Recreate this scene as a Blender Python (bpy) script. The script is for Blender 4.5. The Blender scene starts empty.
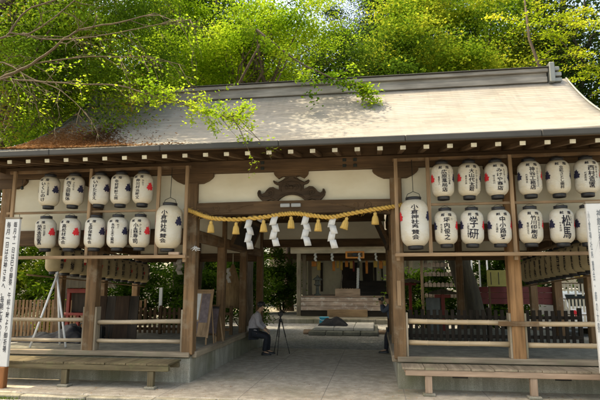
import bpy, bmesh, math, random
from mathutils import Vector, Matrix
R = random.Random(7)
PI = math.pi
sc = bpy.context.scene
COL = sc.collection

# ------------------------------------------------------------------ helpers
def lk(o, parent=None):
    COL.objects.link(o)
    if parent is not None:
        o.parent = parent
    return o

def tag(o, label, cat, group=None, kind=None):
    if label: o['label'] = label
    if cat: o['category'] = cat
    if group: o['group'] = group
    if kind: o['kind'] = kind
    return o

def empty(name, loc, label, cat, group=None, rz=0):
    o = bpy.data.objects.new(name, None)
    o.empty_display_size = .1
    o.location = loc
    o.rotation_euler.z = rz
    return tag(lk(o), label, cat, group)

def copy_tree(o, parent=None):
    c = o.copy(); COL.objects.link(c); c.parent = parent
    for ch in list(o.children):
        copy_tree(ch, c)
    return c

class MB:
    def __init__(s): s.bm = bmesh.new(); s.jit = 0
    def _add(s, verts, faces, smooth=False, mi=0):
        vs = [s.bm.verts.new(v) for v in verts]
        for f in faces:
            try:
                fc = s.bm.faces.new([vs[i] for i in f]); fc.smooth = smooth; fc.material_index = mi
            except ValueError:
                pass
        return vs
    def box(s, x0, x1, y0, y1, z0, z1, b=.006, M=None, mi=0):
        t = bmesh.new()
        P = [(x, y, z) for z in (z0, z1) for y in (y0, y1) for x in (x0, x1)]
        v = [t.verts.new(p) for p in P]
        for f in ((0,2,3,1),(4,5,7,6),(0,1,5,4),(2,6,7,3),(0,4,6,2),(1,3,7,5)):
            t.faces.new([v[i] for i in f])
        if b > 0:
            b = min(b, .45*min(abs(x1-x0), abs(y1-y0), abs(z1-z0)))
            bmesh.ops.bevel(t, geom=t.edges[:], offset=b, segments=1, affect='EDGES')
        t.verts.index_update()
        s._add([(M @ q.co if M else q.co.copy()) for q in t.verts], [[q.index for q in f.verts] for f in t.faces], mi=mi)
        t.free(); return s
    def beam(s, a, b, w, h, bev=.006, up=(0,0,1)):
        a = Vector(a); b = Vector(b); d = b-a; L = d.length; z = d/L
        x = Vector(up).cross(z)
        if x.length < 1e-4: x = Vector((1,0,0))
        x.normalize(); y = z.cross(x)
        M = Matrix((x, y, z)).transposed().to_4x4(); M.translation = a
        return s.box(-w/2, w/2, -h/2, h/2, 0, L, bev, M)
    def tube(s, pts, rad, n=8, cap=True, smooth=True, mi=0):
        pts = [Vector(p) for p in pts]
        if not hasattr(rad, '__len__'): rad = [rad]*len(pts)
        rings = []; up = None
        for i, p in enumerate(pts):
            d = (pts[min(i+1, len(pts)-1)]-pts[max(i-1, 0)])
            if d.length < 1e-9: d = Vector((0,0,1))
            d.normalize()
            if up is None:
                up = Vector((0,0,1)) if abs(d.z) < .9 else Vector((1,0,0))
            u = (up - d*up.dot(d))
            if u.length < 1e-6: u = d.orthogonal()
            u.normalize(); v = d.cross(u); up = u
            rings.append([p+(u*math.cos(2*PI*k/n)+v*math.sin(2*PI*k/n))*rad[i] for k in range(n)])
        V = [q for r in rings for q in r]; F = []
        for i in range(len(rings)-1):
            for k in range(n):
                F.append((i*n+k, i*n+(k+1)%n, (i+1)*n+(k+1)%n, (i+1)*n+k))
        if cap:
            F.append(tuple(range(n-1, -1, -1))); F.append(tuple((len(rings)-1)*n+k for k in range(n)))
        s._add(V, F, smooth, mi); return s
    def lathe(s, prof, c=(0,0,0), n=24, smooth=True, M=None, rip=0, ripn=0, mi=0):
        V = []; F = []; c = Vector(c)
        for r, z in prof:
            for k in range(n):
                a = 2*PI*k/n; rr = r*(1+rip*math.cos(ripn*a))
                q = Vector((rr*math.cos(a), rr*math.sin(a), z)); V.append((M @ q if M else q)+c)
        m = len(prof)
        for i in range(m-1):
            for k in range(n):
                F.append((i*n+k, i*n+(k+1)%n, (i+1)*n+(k+1)%n, (i+1)*n+k))
        F.append(tuple(range(n-1, -1, -1))); F.append(tuple((m-1)*n+k for k in range(n)))
        s._add(V, F, smooth, mi); return s
    def prism(s, pts, y0, y1, M=None, mi=0):
        """outline in (x,z) pulled from y0 to y1"""
        n = len(pts); V = [Vector((p[0], y0, p[1])) for p in pts]+[Vector((p[0], y1, p[1])) for p in pts]
        if M: V = [M @ v for v in V]
        F = [tuple(range(n)), tuple(range(2*n-1, n-1, -1))]
        F += [(i, n+i, n+(i+1)%n, (i+1)%n) for i in range(n)]
        s._add(V, F, mi=mi); return s
    def grid(s, P, smooth=True, thick=0):
        """P[i][j] points"""
        ni = len(P); nj = len(P[0]); V = [p for r in P for p in r]
        F = [(i*nj+j, i*nj+j+1, (i+1)*nj+j+1, (i+1)*nj+j) for i in range(ni-1) for j in range(nj-1)]
        s._add(V, F, smooth); return s
    def blob(s, c, r, sq=(1,1,1), n=12, amp=.12, seed=0):
        rr = random.Random(seed); ph = [rr.uniform(0, 6) for _ in range(6)]
        V = []; F = []; m = n//2+1
        for i in range(m+1):
            th = PI*i/m
            for k in range(n):
                a = 2*PI*k/n
                d = Vector((math.sin(th)*math.cos(a), math.sin(th)*math.sin(a), math.cos(th)))
                q = r*(1+amp*(math.sin(3*d.x+ph[0])+math.sin(4*d.y+ph[1])+math.sin(3.5*d.z+ph[2]+2*d.x)))
                V.append(Vector((d.x*q*sq[0], d.y*q*sq[1], d.z*q*sq[2]))+Vector(c))
        for i in range(m):
            for k in range(n):
                F.append((i*n+k, (i+1)*n+k, (i+1)*n+(k+1)%n, i*n+(k+1)%n))
        s._add(V, F, True); return s
    def mesh(s, name, mats):
        bmesh.ops.recalc_face_normals(s.bm, faces=s.bm.faces[:]) if s.jit == 0 else None
        me = bpy.data.meshes.new(name); s.bm.to_mesh(me); s.bm.free()
        for m in (mats if isinstance(mats, (list, tuple)) else [mats]): me.materials.append(m)
        return me
    def build(s, name, mats, parent=None):
        return lk(bpy.data.objects.new(name, s.mesh(name, mats)), parent)

def inst(name, me, parent=None, loc=(0,0,0), rz=0):
    o = bpy.data.objects.new(name, me); o.location = loc; o.rotation_euler.z = rz
    return lk(o, parent)

# ------------------------------------------------------------------ materials
def newmat(name):
    m = bpy.data.materials.new(name); m.use_nodes = True
    nt = m.node_tree; b = nt.nodes['Principled BSDF']
    return m, nt, b
def N(nt, t, **kw):
    n = nt.nodes.new(t)
    for k, v in kw.items():
        if k in n.inputs: n.inputs[k].default_value = v
        else: setattr(n, k, v)
    return n
def ramp(nt, fac, stops):
    r = N(nt, 'ShaderNodeValToRGB'); e = r.color_ramp.elements
    while len(e) < len(stops): e.new(.5)
    for i, (p, c) in enumerate(stops):
        e[i].position = p; e[i].color = (*c, 1)
    nt.links.new(fac, r.inputs[0]); return r.outputs[0]
def coords(nt, scale, kind='Object'):
    t = N(nt, 'ShaderNodeTexCoord'); m = N(nt, 'ShaderNodeMapping')
    m.inputs['Scale'].default_value = scale
    nt.links.new(t.outputs[kind], m.inputs[0]); return m.outputs[0]
def bump(nt, b, h, strength=.3, dist=.01):
    n = N(nt, 'ShaderNodeBump'); n.inputs['Strength'].default_value = strength; n.inputs['Distance'].default_value = dist
    nt.links.new(h, n.inputs['Height']); nt.links.new(n.outputs[0], b.inputs['Normal'])
def mixc(nt, fac, a, b, mode='MIX'):
    n = N(nt, 'ShaderNodeMix', data_type='RGBA', blend_type=mode)
    if isinstance(fac, float): n.inputs[0].default_value = fac
    else: nt.links.new(fac, n.inputs[0])
    for s, i in ((a, 6), (b, 7)):
        if isinstance(s, tuple): n.inputs[i].default_value = (*s, 1)
        else: nt.links.new(s, n.inputs[i])
    return n.outputs[2]
def noise(nt, vec, scale=1, detail=4, rough=.6):
    n = N(nt, 'ShaderNodeTexNoise'); n.inputs['Scale'].default_value = scale
    n.inputs['Detail'].default_value = detail; n.inputs['Roughness'].default_value = rough
    if vec is not None: nt.links.new(vec, n.inputs['Vector'])
    return n.outputs['Fac']

def wood(name, c0, c1, axis='Z', rough=.75, wear=None):
    m, nt, b = newmat(name)
    st = {'X': (1.2, 22, 22), 'Y': (22, 1.2, 22), 'Z': (22, 22, 1.2)}[axis]
    g = noise(nt, coords(nt, st), 1, 6, .65)
    big = noise(nt, coords(nt, tuple(.35*q**.35 for q in st)), 3.0, 3, .5)
    col = ramp(nt, g, [(.28, c0), (.72, c1)])
    dark = mixc(nt, ramp(nt, big, [(.35, (.55,.52,.5)), (.7, (1.1,1.08,1.05))]), (0,0,0), col)
    mul = N(nt, 'ShaderNodeMix', data_type='RGBA', blend_type='MULTIPLY'); mul.inputs[0].default_value = 1
    nt.links.new(col, mul.inputs[6]); nt.links.new(ramp(nt, big, [(.3, (.6,.58,.56)), (.7, (1.15,1.12,1.1))]), mul.inputs[7])
    out = mul.outputs[2]
    if wear:
        w = noise(nt, coords(nt, (3.5,3.5,3.5)), 1, 6, .7)
        wm = ramp(nt, w, [(.52, (0,0,0)), (.68, (.75,.75,.75))])
        out = mixc(nt, wm, out, wear)
    nt.links.new(out, b.inputs['Base Color'])
    b.inputs['Roughness'].default_value = rough; b.inputs['Specular IOR Level'].default_value = .25
    bump(nt, b, g, .35, .006)
    return m
def plain(name, c, rough=.6, metal=0, var=.12, sc_=6, bmp=0.0, spec=.4):
    m, nt, b = newmat(name)
    n = noise(nt, coords(nt, (sc_,)*3), 1, 5, .6)
    lo = tuple(q*(1-var) for q in c); hi = tuple(min(1, q*(1+var)) for q in c)
    nt.links.new(ramp(nt, n, [(.3, lo), (.7, hi)]), b.inputs['Base Color'])
    b.inputs['Roughness'].default_value = rough; b.inputs['Metallic'].default_value = metal
    b.inputs['Specular IOR Level'].default_value = spec
    if bmp: bump(nt, b, n, bmp, .01)
    return m
M = {}
for ax in 'XYZ':
    M['beam'+ax] = wood('dark beam wood '+ax, (.055,.032,.016), (.14,.084,.042), ax)
    M['post'+ax] = wood('post wood '+ax, (.085,.05,.025), (.23,.14,.072), ax, wear=(.20,.155,.105))
    M['light'+ax] = wood('lattice wood '+ax, (.20,.13,.075), (.38,.26,.155), ax)
    M['grey'+ax] = wood('weathered grey wood '+ax, (.17,.14,.10), (.37,.31,.235), ax, wear=(.20,.19,.12))
    M['pink'+ax] = wood('bare cedar wood '+ax, (.26,.185,.13), (.45,.335,.25), ax)
    M['black'+ax] = wood('blackened wood '+ax, (.018,.014,.011), (.05,.038,.028), ax)
M['darkcarve'] = wood('dark carved wood', (.032,.021,.013), (.085,.055,.033), 'X')
M['warmZ'] = wood('orange brown post wood', (.16,.085,.038), (.38,.215,.10), 'Z')
for ax in 'XYZ': M['moss'+ax] = wood('mossy old wood '+ax, (.075,.062,.035), (.20,.165,.10), ax, wear=(.13,.13,.06))
M['white_paint'] = plain('white end paint', (.50,.45,.33), .7, 0, .3, 9)
M['metal_dark'] = plain('grey gutter sheet', (.042,.041,.038), .65, .0, .15, 3)
M['iron'] = plain('green black iron', (.03,.035,.03), .5, .5)
M['paper'] = plain('white paper', (.56,.56,.55), .8, 0, .03)
M['black'] = plain('black lacquer', (.018,.018,.02), .45, 0, .2)
M['ink'] = plain('black ink', (.022,.022,.032), .85, 0, .2, spec=.1)
M['navy'] = plain('navy crest ink', (.03,.03,.06), .85, 0, .2, spec=.1)
M['red'] = plain('red crest ink', (.62,.035,.045), .8, 0, .08, spec=.1)
M['red_paint'] = plain('vermilion paint', (.15,.016,.012), .55, 0, .2)
M['dred'] = plain('dark red paint', (.085,.009,.010), .6, 0, .2)
M['orange'] = plain('orange cloth', (.62,.24,.06), .8, 0, .2)
M['yellow'] = plain('ochre cloth', (.55,.37,.10), .8, 0, .2)
M['ygreen'] = plain('yellow green board', (.26,.24,.07), .7, 0, .1)
M['cyan'] = plain('cyan plastic', (.03,.42,.62), .35, 0, .08)
M['cloth_black'] = plain('black nylon cloth', (.014,.015,.02), .8, 0, .3, 20, .3)
M['tarp'] = plain('blue black tarpaulin', (.012,.015,.022), .7, 0, .4, 8, .8)
M['grey_cloth'] = plain('grey jacket cloth', (.34,.32,.35), .85, 0, .15, 25, .3)
M['blue_cloth'] = plain('slate blue jacket cloth', (.07,.09,.13), .85, 0, .15, 25, .3)
M['trouser'] = plain('dark trousers cloth', (.016,.018,.026), .85, 0, .2, 25, .2)
M['skin'] = plain('skin', (.45,.27,.18), .55, 0, .06)
M['hair'] = plain('black hair', (.012,.01,.009), .55, 0, .3, 40)
M['stone'] = plain('grey cut stone', (.42,.41,.39), .85, 0, .25, 5, .3)
M['stone_dark'] = plain('dark mossy stone', (.13,.135,.115), .9, 0, .35, 4, .4)
M['white_metal'] = plain('white painted pole', (.78,.78,.78), .4, 0, .04)
M['tyre'] = plain('tyre rubber', (.02,.02,.02), .8)
M['car_white'] = plain('white car paint', (.78,.78,.79), .25, 0, .01)
M['glass'] = plain('dark car glass', (.02,.025,.03), .08, 0, .05, spec=.6)
M['cream'] = plain('cream wall', (.50,.46,.33), .85, 0, .08)
M['straw'] = wood('straw', (.22,.145,.08), (.42,.30,.17), 'Z', .9)
M['tassel'] = wood('straw tassel', (.42,.27,.075), (.68,.48,.17), 'Z', .9)
M['rope'] = plain('golden straw rope', (.60,.375,.095), .85, 0, .35, 70, .8)
M['string'] = plain('pale string', (.5,.45,.35), .8)
M['purple'] = plain('mauve print', (.10,.075,.08), .6, 0, .4, 12)

def m_plaster():
    m, nt, b = newmat('ochre cream plaster')
    n = noise(nt, coords(nt, (1.2,1.2,2.2)), 1, 5, .6); f = noise(nt, coords(nt, (60,60,60)), 1, 3)
    nt.links.new(ramp(nt, n, [(.25, (.55,.49,.36)), (.75, (.67,.63,.51))]), b.inputs['Base Color'])
    b.inputs['Roughness'].default_value = .9; bump(nt, b, f, .15, .003); return m
M['plaster'] = m_plaster()
def m_concrete(name, c0, c1, moss, lo, hi, joints=False, sc_=1.0):
    m, nt, b = newmat(name)
    v = coords(nt, (1,1,1))
    n = noise(nt, v, 2.2*sc_, 8, .65); f = noise(nt, v, 70, 3); s = noise(nt, v, .7, 4, .6)
    col = ramp(nt, n, [(.3, c0), (.72, c1)])
    col = mixc(nt, ramp(nt, f, [(.35, (.82,.82,.82)), (.7, (1.08,1.08,1.08))]), (0,0,0), col) if False else mixc(nt, .55, col, ramp(nt, f, [(.3, tuple(q*.6 for q in c0)), (.7, tuple(min(1, q*1.25) for q in c1))]))
    vs = noise(nt, coords(nt, (5,5,.5)), 1, 5, .7); col = mixc(nt, ramp(nt, vs, [(.42, (.62,.62,.62)), (.62, (0,0,0))]), col, tuple(q*.62 for q in c0))
    if moss:
        mm = ramp(nt, s, [(lo, (0,0,0)), (hi, (.8,.8,.8))])
        col = mixc(nt, mm, col, moss)
    if joints:
        br = N(nt, 'ShaderNodeTexBrick'); br.offset = 0
        for k, q in (('Scale', 1), ('Brick Width', 1.32), ('Row Height', 2.4), ('Mortar Size', .008), ('Mortar Smooth', .3)): br.inputs[k].default_value = q
        mp = N(nt, 'ShaderNodeMapping'); mp.inputs['Location'].default_value = (.66, 1.0, 0)
        nt.links.new(v, mp.inputs[0]); nt.links.new(mp.outputs[0], br.inputs['Vector'])
        col = mixc(nt, br.outputs['Fac'], col, (.22,.20,.17))
    nt.links.new(col, b.inputs['Base Color']); b.inputs['Roughness'].default_value = .9
    b.inputs['Specular IOR Level'].default_value = .25
    bump(nt, b, f, .25, .004); return m
M['paving'] = m_concrete('worn concrete paving', (.41,.36,.285), (.55,.495,.41), (.20,.185,.11), .52, .80, True)
M['base'] = m_concrete('mossy concrete plinth', (.27,.255,.21), (.50,.48,.42), (.13,.13,.07), .44, .70)
M['deck'] = m_concrete('grey green deck', (.16,.155,.125), (.27,.26,.21), None, 0, 1)
M['curb'] = m_concrete('mossy stone edge', (.24,.22,.18), (.38,.36,.30), (.13,.125,.065), .45, .66)
def m_gravel():
    m, nt, b = newmat('grey gravel')
    v = coords(nt, (1,1,1))
    vo = N(nt, 'ShaderNodeTexVoronoi'); vo.inputs['Scale'].default_value = 26; nt.links.new(v, vo.inputs['Vector'])
    vo2 = N(nt, 'ShaderNodeTexVoronoi'); vo2.inputs['Scale'].default_value = 9; nt.links.new(v, vo2.inputs['Vector'])
    n = noise(nt, v, .5, 4)
    sep = N(nt, 'ShaderNodeSeparateColor'); nt.links.new(vo.outputs['Color'], sep.inputs[0])
    sep2 = N(nt, 'ShaderNodeSeparateColor'); nt.links.new(vo2.outputs['Color'], sep2.inputs[0])
    c = ramp(nt, sep.outputs[0], [(.0, (.10,.10,.10)), (.55, (.24,.24,.235)), (.9, (.36,.355,.34)), (1, (.5,.48,.42))])
    c = mixc(nt, .35, c, ramp(nt, sep2.outputs[0], [(.0, (.10,.10,.10)), (1, (.36,.355,.35))]))
    c = mixc(nt, ramp(nt, n, [(.45, (0,0,0)), (.8, (.5,.5,.5))]), c, (.13,.115,.075))
    nt.links.new(c, b.inputs['Base Color']); b.inputs['Roughness'].default_value = .95
    bump(nt, b, vo.outputs['Distance'], .8, .03); return m
M['gravel'] = m_gravel()
def m_roof():
    m, nt, b = newmat('pale shingle roof')
    v = coords(nt, (1,1,1), 'UV')
    wob = noise(nt, coords(nt, (1.3,1.3,1), 'UV'), 1, 3, .5)
    cx = N(nt, 'ShaderNodeCombineXYZ'); ms = N(nt, 'ShaderNodeMath', operation='MULTIPLY'); ms.inputs[1].default_value = .07
    nt.links.new(wob, ms.inputs[0]); nt.links.new(ms.outputs[0], cx.inputs[1])
    ad = N(nt, 'ShaderNodeVectorMath', operation='ADD'); nt.links.new(v, ad.inputs[0]); nt.links.new(cx.outputs[0], ad.inputs[1]); v2 = ad.outputs[0]
    def brick(w, ms, c1, c2, cm, off=.37):
        br = N(nt, 'ShaderNodeTexBrick'); br.offset = off; br.squash = .8; br.squash_frequency = 3
        for k, q in (('Scale', 1), ('Brick Width', w), ('Row Height', .112), ('Mortar Size', ms), ('Mortar Smooth', .8), ('Bias', -.1)): br.inputs[k].default_value = q
        for k, q in (('Color1', c1), ('Color2', c2), ('Mortar', cm)): br.inputs[k].default_value = (*q, 1)
        nt.links.new(v2, br.inputs['Vector']); return br
    br = brick(.55, .0, (.165,.152,.132), (.27,.252,.222), (.2,.2,.2))
    cour = brick(60, .013, (1,1,1), (1,1,1), (0,0,0), 0)
    st = noise(nt, coords(nt, (2.2,9,1), 'UV'), 1, 5, .65); n = noise(nt, coords(nt, (.7,.9,1), 'UV'), 1, 5, .6)
    run = noise(nt, coords(nt, (7,.35,1), 'UV'), 1, 4, .6)
    c = mixc(nt, ramp(nt, n, [(.35, (0,0,0)), (.7, (.7,.7,.7))]), br.outputs['Color'], (.235,.235,.23))
    c = mixc(nt, ramp(nt, st, [(.42, (0,0,0)), (.72, (.7,.7,.7))]), c, (.28,.25,.207))
    c = mixc(nt, ramp(nt, run, [(.5, (0,0,0)), (.8, (.45,.45,.45))]), c, (.135,.128,.108))
    inv = N(nt, 'ShaderNodeMath', operation='MULTIPLY'); inv.inputs[1].default_value = .38; nt.links.new(cour.outputs['Fac'], inv.inputs[0])
    c = mixc(nt, inv.outputs[0], c, (.095,.083,.068))
    bl = noise(nt, coords(nt, (.45,.8,1), 'UV'), 1, 7, .7); c = mixc(nt, ramp(nt, bl, [(.50, (0,0,0)), (.66, (.5,.5,.5))]), c, (.15,.15,.125))
    nt.links.new(c, b.inputs['Base Color']); b.inputs['Roughness'].default_value = .75
    i2 = N(nt, 'ShaderNodeMath', operation='SUBTRACT'); i2.inputs[0].default_value = 1; nt.links.new(cour.outputs['Fac'], i2.inputs[1])
    bump(nt, b, i2.outputs[0], .7, .014); return m
M['roof'] = m_roof()
def m_lantern():
    m, nt, b = newmat('ribbed lantern paper')
    w = N(nt, 'ShaderNodeTexWave'); w.wave_type = 'BANDS'; w.bands_direction = 'Z'
    w.inputs['Scale'].default_value = 13; w.inputs['Distortion'].default_value = .6; w.inputs['Detail'].default_value = 1
    v = coords(nt, (1,1,1)); nt.links.new(v, w.inputs['Vector'])
    n = noise(nt, v, 3, 4); oi = N(nt, 'ShaderNodeObjectInfo')
    ad = N(nt, 'ShaderNodeMath', operation='ADD'); nt.links.new(n, ad.inputs[0])
    mu = N(nt, 'ShaderNodeMath', operation='MULTIPLY'); mu.inputs[1].default_value = .35; nt.links.new(oi.outputs['Random'], mu.inputs[0]); nt.links.new(mu.outputs[0], ad.inputs[1])
    nt.links.new(ramp(nt, ad.outputs[0], [(.35, (.59,.58,.545)), (.95, (.53,.485,.39))]), b.inputs['Base Color'])
    big = noise(nt, v, 7, 5, .7); sx = N(nt, 'ShaderNodeSeparateXYZ'); nt.links.new(v, sx.inputs[0])
    ab = N(nt, 'ShaderNodeMath', operation='ABSOLUTE'); nt.links.new(sx.outputs[2], ab.inputs[0])
    dirt = N(nt, 'ShaderNodeMath', operation='MULTIPLY_ADD'); dirt.inputs[1].default_value = 1.6; nt.links.new(ab.outputs[0], dirt.inputs[0]); nt.links.new(big, dirt.inputs[2])
    ml = N(nt, 'ShaderNodeMix', data_type='RGBA', blend_type='MULTIPLY'); nt.links.new(ramp(nt, dirt.outputs[0], [(.66, (0,0,0)), (1.05, (.6,.6,.6))]), ml.inputs[0])
    nt.links.new(b.inputs['Base Color'].links[0].from_socket, ml.inputs[6]); ml.inputs[7].default_value = (.86,.74,.54,1); nt.links.new(ml.outputs[2], b.inputs['Base Color'])
    b.inputs['Roughness'].default_value = .55
    bump(nt, b, w.outputs['Fac'], .35, .004); return m
M['lantern'] = m_lantern()
M['lantern_old_shaded'] = plain('aged shade-darkened lantern paper', (.40,.33,.20), .7, 0, .12)  # aged cream paper, darkened further so the colour carries the indoor shade
def m_bamboo():
    m, nt, b = newmat('dry bamboo')
    w = noise(nt, coords(nt, (.8,10,10)), 1, 5)
    nt.links.new(ramp(nt, w, [(.3, (.33,.235,.135)), (.7, (.56,.435,.285))]), b.inputs['Base Color'])
    b.inputs['Roughness'].default_value = .45; return m
M['bamboo'] = m_bamboo()
M['bamboo_grey'] = wood('weathered bamboo', (.30,.24,.165), (.50,.42,.31), 'X', .55)
def m_leaf(name, stops, tr=.45):
    m = bpy.data.materials.new(name); m.use_nodes = True; nt = m.node_tree; nt.nodes.clear()
    out = N(nt, 'ShaderNodeOutputMaterial'); g = N(nt, 'ShaderNodeNewGeometry')
    t = N(nt, 'ShaderNodeTexCoord'); n = noise(nt, t.outputs['Object'], .55, 2, .5)
    a = N(nt, 'ShaderNodeMath', operation='MULTIPLY_ADD'); a.inputs[1].default_value = .45
    mm = N(nt, 'ShaderNodeMath', operation='MULTIPLY_ADD'); mm.inputs[1].default_value = 2.1; mm.inputs[2].default_value = -.78
    nt.links.new(n, mm.inputs[0]); nt.links.new(g.outputs['Random Per Island'], a.inputs[0]); nt.links.new(mm.outputs[0], a.inputs[2])
    c = ramp(nt, a.outputs[0], stops)
    d = N(nt, 'ShaderNodeBsdfDiffuse'); tl = N(nt, 'ShaderNodeBsdfTranslucent'); mx = N(nt, 'ShaderNodeMixShader'); mx.inputs[0].default_value = tr
    nt.links.new(c, d.inputs[0]); nt.links.new(c, tl.inputs[0]); nt.links.new(d.outputs[0], mx.inputs[1]); nt.links.new(tl.outputs[0], mx.inputs[2])
    nt.links.new(mx.outputs[0], out.inputs[0]); return m
M['lf_lime'] = m_leaf('lime maple leaf', [(.08, (.05,.12,.010)), (.45, (.19,.33,.022)), (.95, (.44,.54,.05))], .55)
M['lf_yellow'] = m_leaf('yellow green leaf', [(.08, (.03,.075,.009)), (.45, (.14,.24,.020)), (.95, (.44,.46,.05))], .5)
M['lf_mid'] = m_leaf('mid green leaf', [(.1, (.035,.075,.010)), (.5, (.07,.14,.015)), (.95, (.17,.24,.03))], .45)
M['lf_dark'] = m_leaf('dark evergreen leaf', [(.1, (.012,.03,.008)), (.55, (.03,.062,.014)), (.95, (.09,.12,.02))], .35)
M['lf_conifer'] = m_leaf('cedar spray with rusty tips', [(.1, (.045,.095,.012)), (.5, (.13,.235,.02)), (.80, (.27,.36,.03)), (.91, (.30,.20,.05)), (1, (.42,.25,.08))], .4)
M['lf_feather'] = m_leaf('feathery yellow green leaf', [(.1, (.16,.24,.015)), (.5, (.32,.42,.03)), (.95, (.58,.56,.06))], .55)
M['lf_dead'] = m_leaf('rust brown fallen leaf', [(.1, (.15,.085,.045)), (.5, (.38,.21,.105)), (.95, (.58,.41,.25))], .1)
def m_bark(name, c0, c1):
    m, nt, b = newmat(name)
    n = noise(nt, coords(nt, (9,9,1.6)), 1, 6, .7)
    nt.links.new(ramp(nt, n, [(.3, c0), (.7, c1)]), b.inputs['Base Color']); b.inputs['Roughness'].default_value = .9
    bump(nt, b, n, .8, .03); return m
M['bark'] = m_bark('brown bark', (.05,.036,.025), (.15,.11,.078))
M['bark_dark'] = m_bark('dark mossy bark', (.022,.018,.012), (.06,.052,.032))
M['bark_pale'] = m_bark('pale olive bark', (.06,.043,.024), (.14,.105,.06))
# ------------------------------------------------------------------ world, sun, camera
SUN = Vector((-.38, -.03, .92)).normalized()
w = bpy.data.worlds.new('World'); sc.world = w; w.use_nodes = True
nt = w.node_tree; bg = nt.nodes['Background']
sky = nt.nodes.new('ShaderNodeTexSky'); sky.sky_type = 'NISHITA'; sky.sun_disc = False
el = math.asin(SUN.z); sky.sun_elevation = el; sky.sun_rotation = math.atan2(SUN.x, SUN.y)
sky.air_density = 1.0; sky.dust_density = 4.0; sky.ozone_density = 1.0
nt.links.new(sky.outputs[0], bg.inputs[0]); bg.inputs[1].default_value = .15
sl = bpy.data.lights.new('sun', 'SUN'); sl.energy = 2.0; sl.angle = math.radians(.53); sl.color = (1, .94, .84)
so = bpy.data.objects.new('sun', sl); so.rotation_euler = (-SUN).to_track_quat('-Z', 'Y').to_euler(); lk(so)
cam = bpy.data.cameras.new('camera'); cam.sensor_width = 36; cam.lens = 30.9; cam.clip_end = 600; cam.clip_start = .05
co = bpy.data.objects.new('camera', cam); co.location = (1.555, -9.59, 1.8)
co.rotation_euler = (math.radians(90+9.264), 0, math.radians(8.287)); lk(co); sc.camera = co
sc.view_settings.view_transform = 'Standard'; sc.view_settings.look = 'None'; sc.view_settings.exposure = 1.86; sc.view_settings.use_white_balance = True; sc.view_settings.white_balance_temperature = 8600; sc.view_settings.white_balance_tint = 5; sc.view_settings.gamma = 1
sc.view_settings.use_curve_mapping = False
sc.cycles.max_bounces = 8; sc.cycles.diffuse_bounces = 5; sc.cycles.transparent_max_bounces = 8
sc.cycles.use_denoising = True

# ------------------------------------------------------------------ lettering
TXT = {}
def prep_text(chars):
    obs = []
    for ch in sorted(set(chars)):
        c = bpy.data.curves.new('glyph', 'FONT'); c.body = ch; c.resolution_u = 2; c.offset = .009
        o = bpy.data.objects.new('glyph', c); COL.objects.link(o); obs.append((ch, o))
    dg = bpy.context.evaluated_depsgraph_get()
    for ch, o in obs:
        me = bpy.data.meshes.new_from_object(o.evaluated_get(dg))
        bm = bmesh.new(); bm.from_mesh(me)
        for k in (.2, .4, .6, .8):
            bmesh.ops.bisect_plane(bm, geom=bm.verts[:]+bm.edges[:]+bm.faces[:], plane_co=(k,0,0), plane_no=(1,0,0))
        bm.verts.index_update()
        TXT[ch] = ([(v.co.x-.5, v.co.y-.38) for v in bm.verts], [[v.index for v in f.verts] for f in bm.faces])
        bm.free(); bpy.data.meshes.remove(me)
    for ch, o in obs:
        c = o.data; bpy.data.objects.remove(o); bpy.data.curves.remove(c)
VERT = {'ー': True}
def write(mb, items, mapf, bold=True):
    """items: (char, u, v, width, height)"""
    for ch, u, v, sw, sh in items:
        if ch in (' ', '　'): continue
        V, F = TXT[ch]; rot = ch in VERT
        sk = R.uniform(-.08, .08); tl = R.uniform(-.09, .05); p1, p2 = R.uniform(0, 6), R.uniform(0, 6); k1 = R.uniform(.92, 1.08)
        pts = []
        for x, y in V:
            if rot: x, y = -y, -x
            x, y = x*k1+.010*math.sin(11*y+p1)+.006*math.sin(23*x+p2), y/k1+.010*math.sin(9*x+p2)+.006*math.sin(21*y+p1)
            pts.append((u+(x+sk*y)*sw, v+(y+tl*x)*sh))
        mb._add([mapf(*q) for q in pts], F)
        if sw > .055 and bold:
            for du, dv, dn in ((.022*sw, .006*sh, .0004),) if len(V) > 95 else ((.032*sw, .012*sh, .0004), (.016*sw, -.016*sh, .0008)): mb._add([mapf(a+du, b+dv, dn) for a, b in pts], F)
def column(s, u, top, bot, wd):
    n = len(s); h = (top-bot)/n
    return [(c, u, top-h*(i+.5), wd, h*1.02) for i, c in enumerate(s)]

# ------------------------------------------------------------------ ground
def ground_sheet():
    mb = MB(); n = 24
    xs = [-220, -80, -40, -20]+[-16+2*i for i in range(17)]+[20, 40, 80, 220]
    ys = [-60, -30, -15]+[-10+2*i for i in range(26)]+[60, 100, 240]
    P = [[(x, y, -.09+(.0)) for x in xs] for y in ys]
    mb.grid(P); return mb
g = ground_sheet().build('gravel_ground', M['gravel']); g['kind'] = 'structure'
p = MB().box(-7.2, 7.2, -1.24, 5.3, -.3, 0, .02).build('paving', M['paving']); p['kind'] = 'structure'
p = MB(); 
x = -7.3
while x < 7.3:
    L = R.uniform(.9, 1.5); p.box(x, min(x+L, 7.3)-.012, -1.40+R.uniform(-.012,.012), -1.243, -.3, -.012+R.uniform(-.006,.004), .018); x += L
p = p.build('stone_edge', M['curb']); p['kind'] = 'structure'
p = MB().box(-6.7, 9.4, 5.303, 15.15, -.3, -.05, .01).build('gravel_court', M['gravel']); p['kind'] = 'structure'
M['soil'] = m_concrete('dark forest soil', (.035,.028,.016), (.085,.066,.038), (.04,.06,.018), .45, .7)
for i, (a, b, c, d) in enumerate(((-120,-6.704,7.0,29.9), (9.404,120,5.0,29.9), (-120,120,29.9,200))):
    q = MB().box(a, b, c, d, -.4, -.055-.004*i, .03).build('forest_floor', M['soil']); q['kind'] = 'structure'
p = MB(); p.box(-16, 16, 15.2, 15.55, -.3, .14, .03); 
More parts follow.
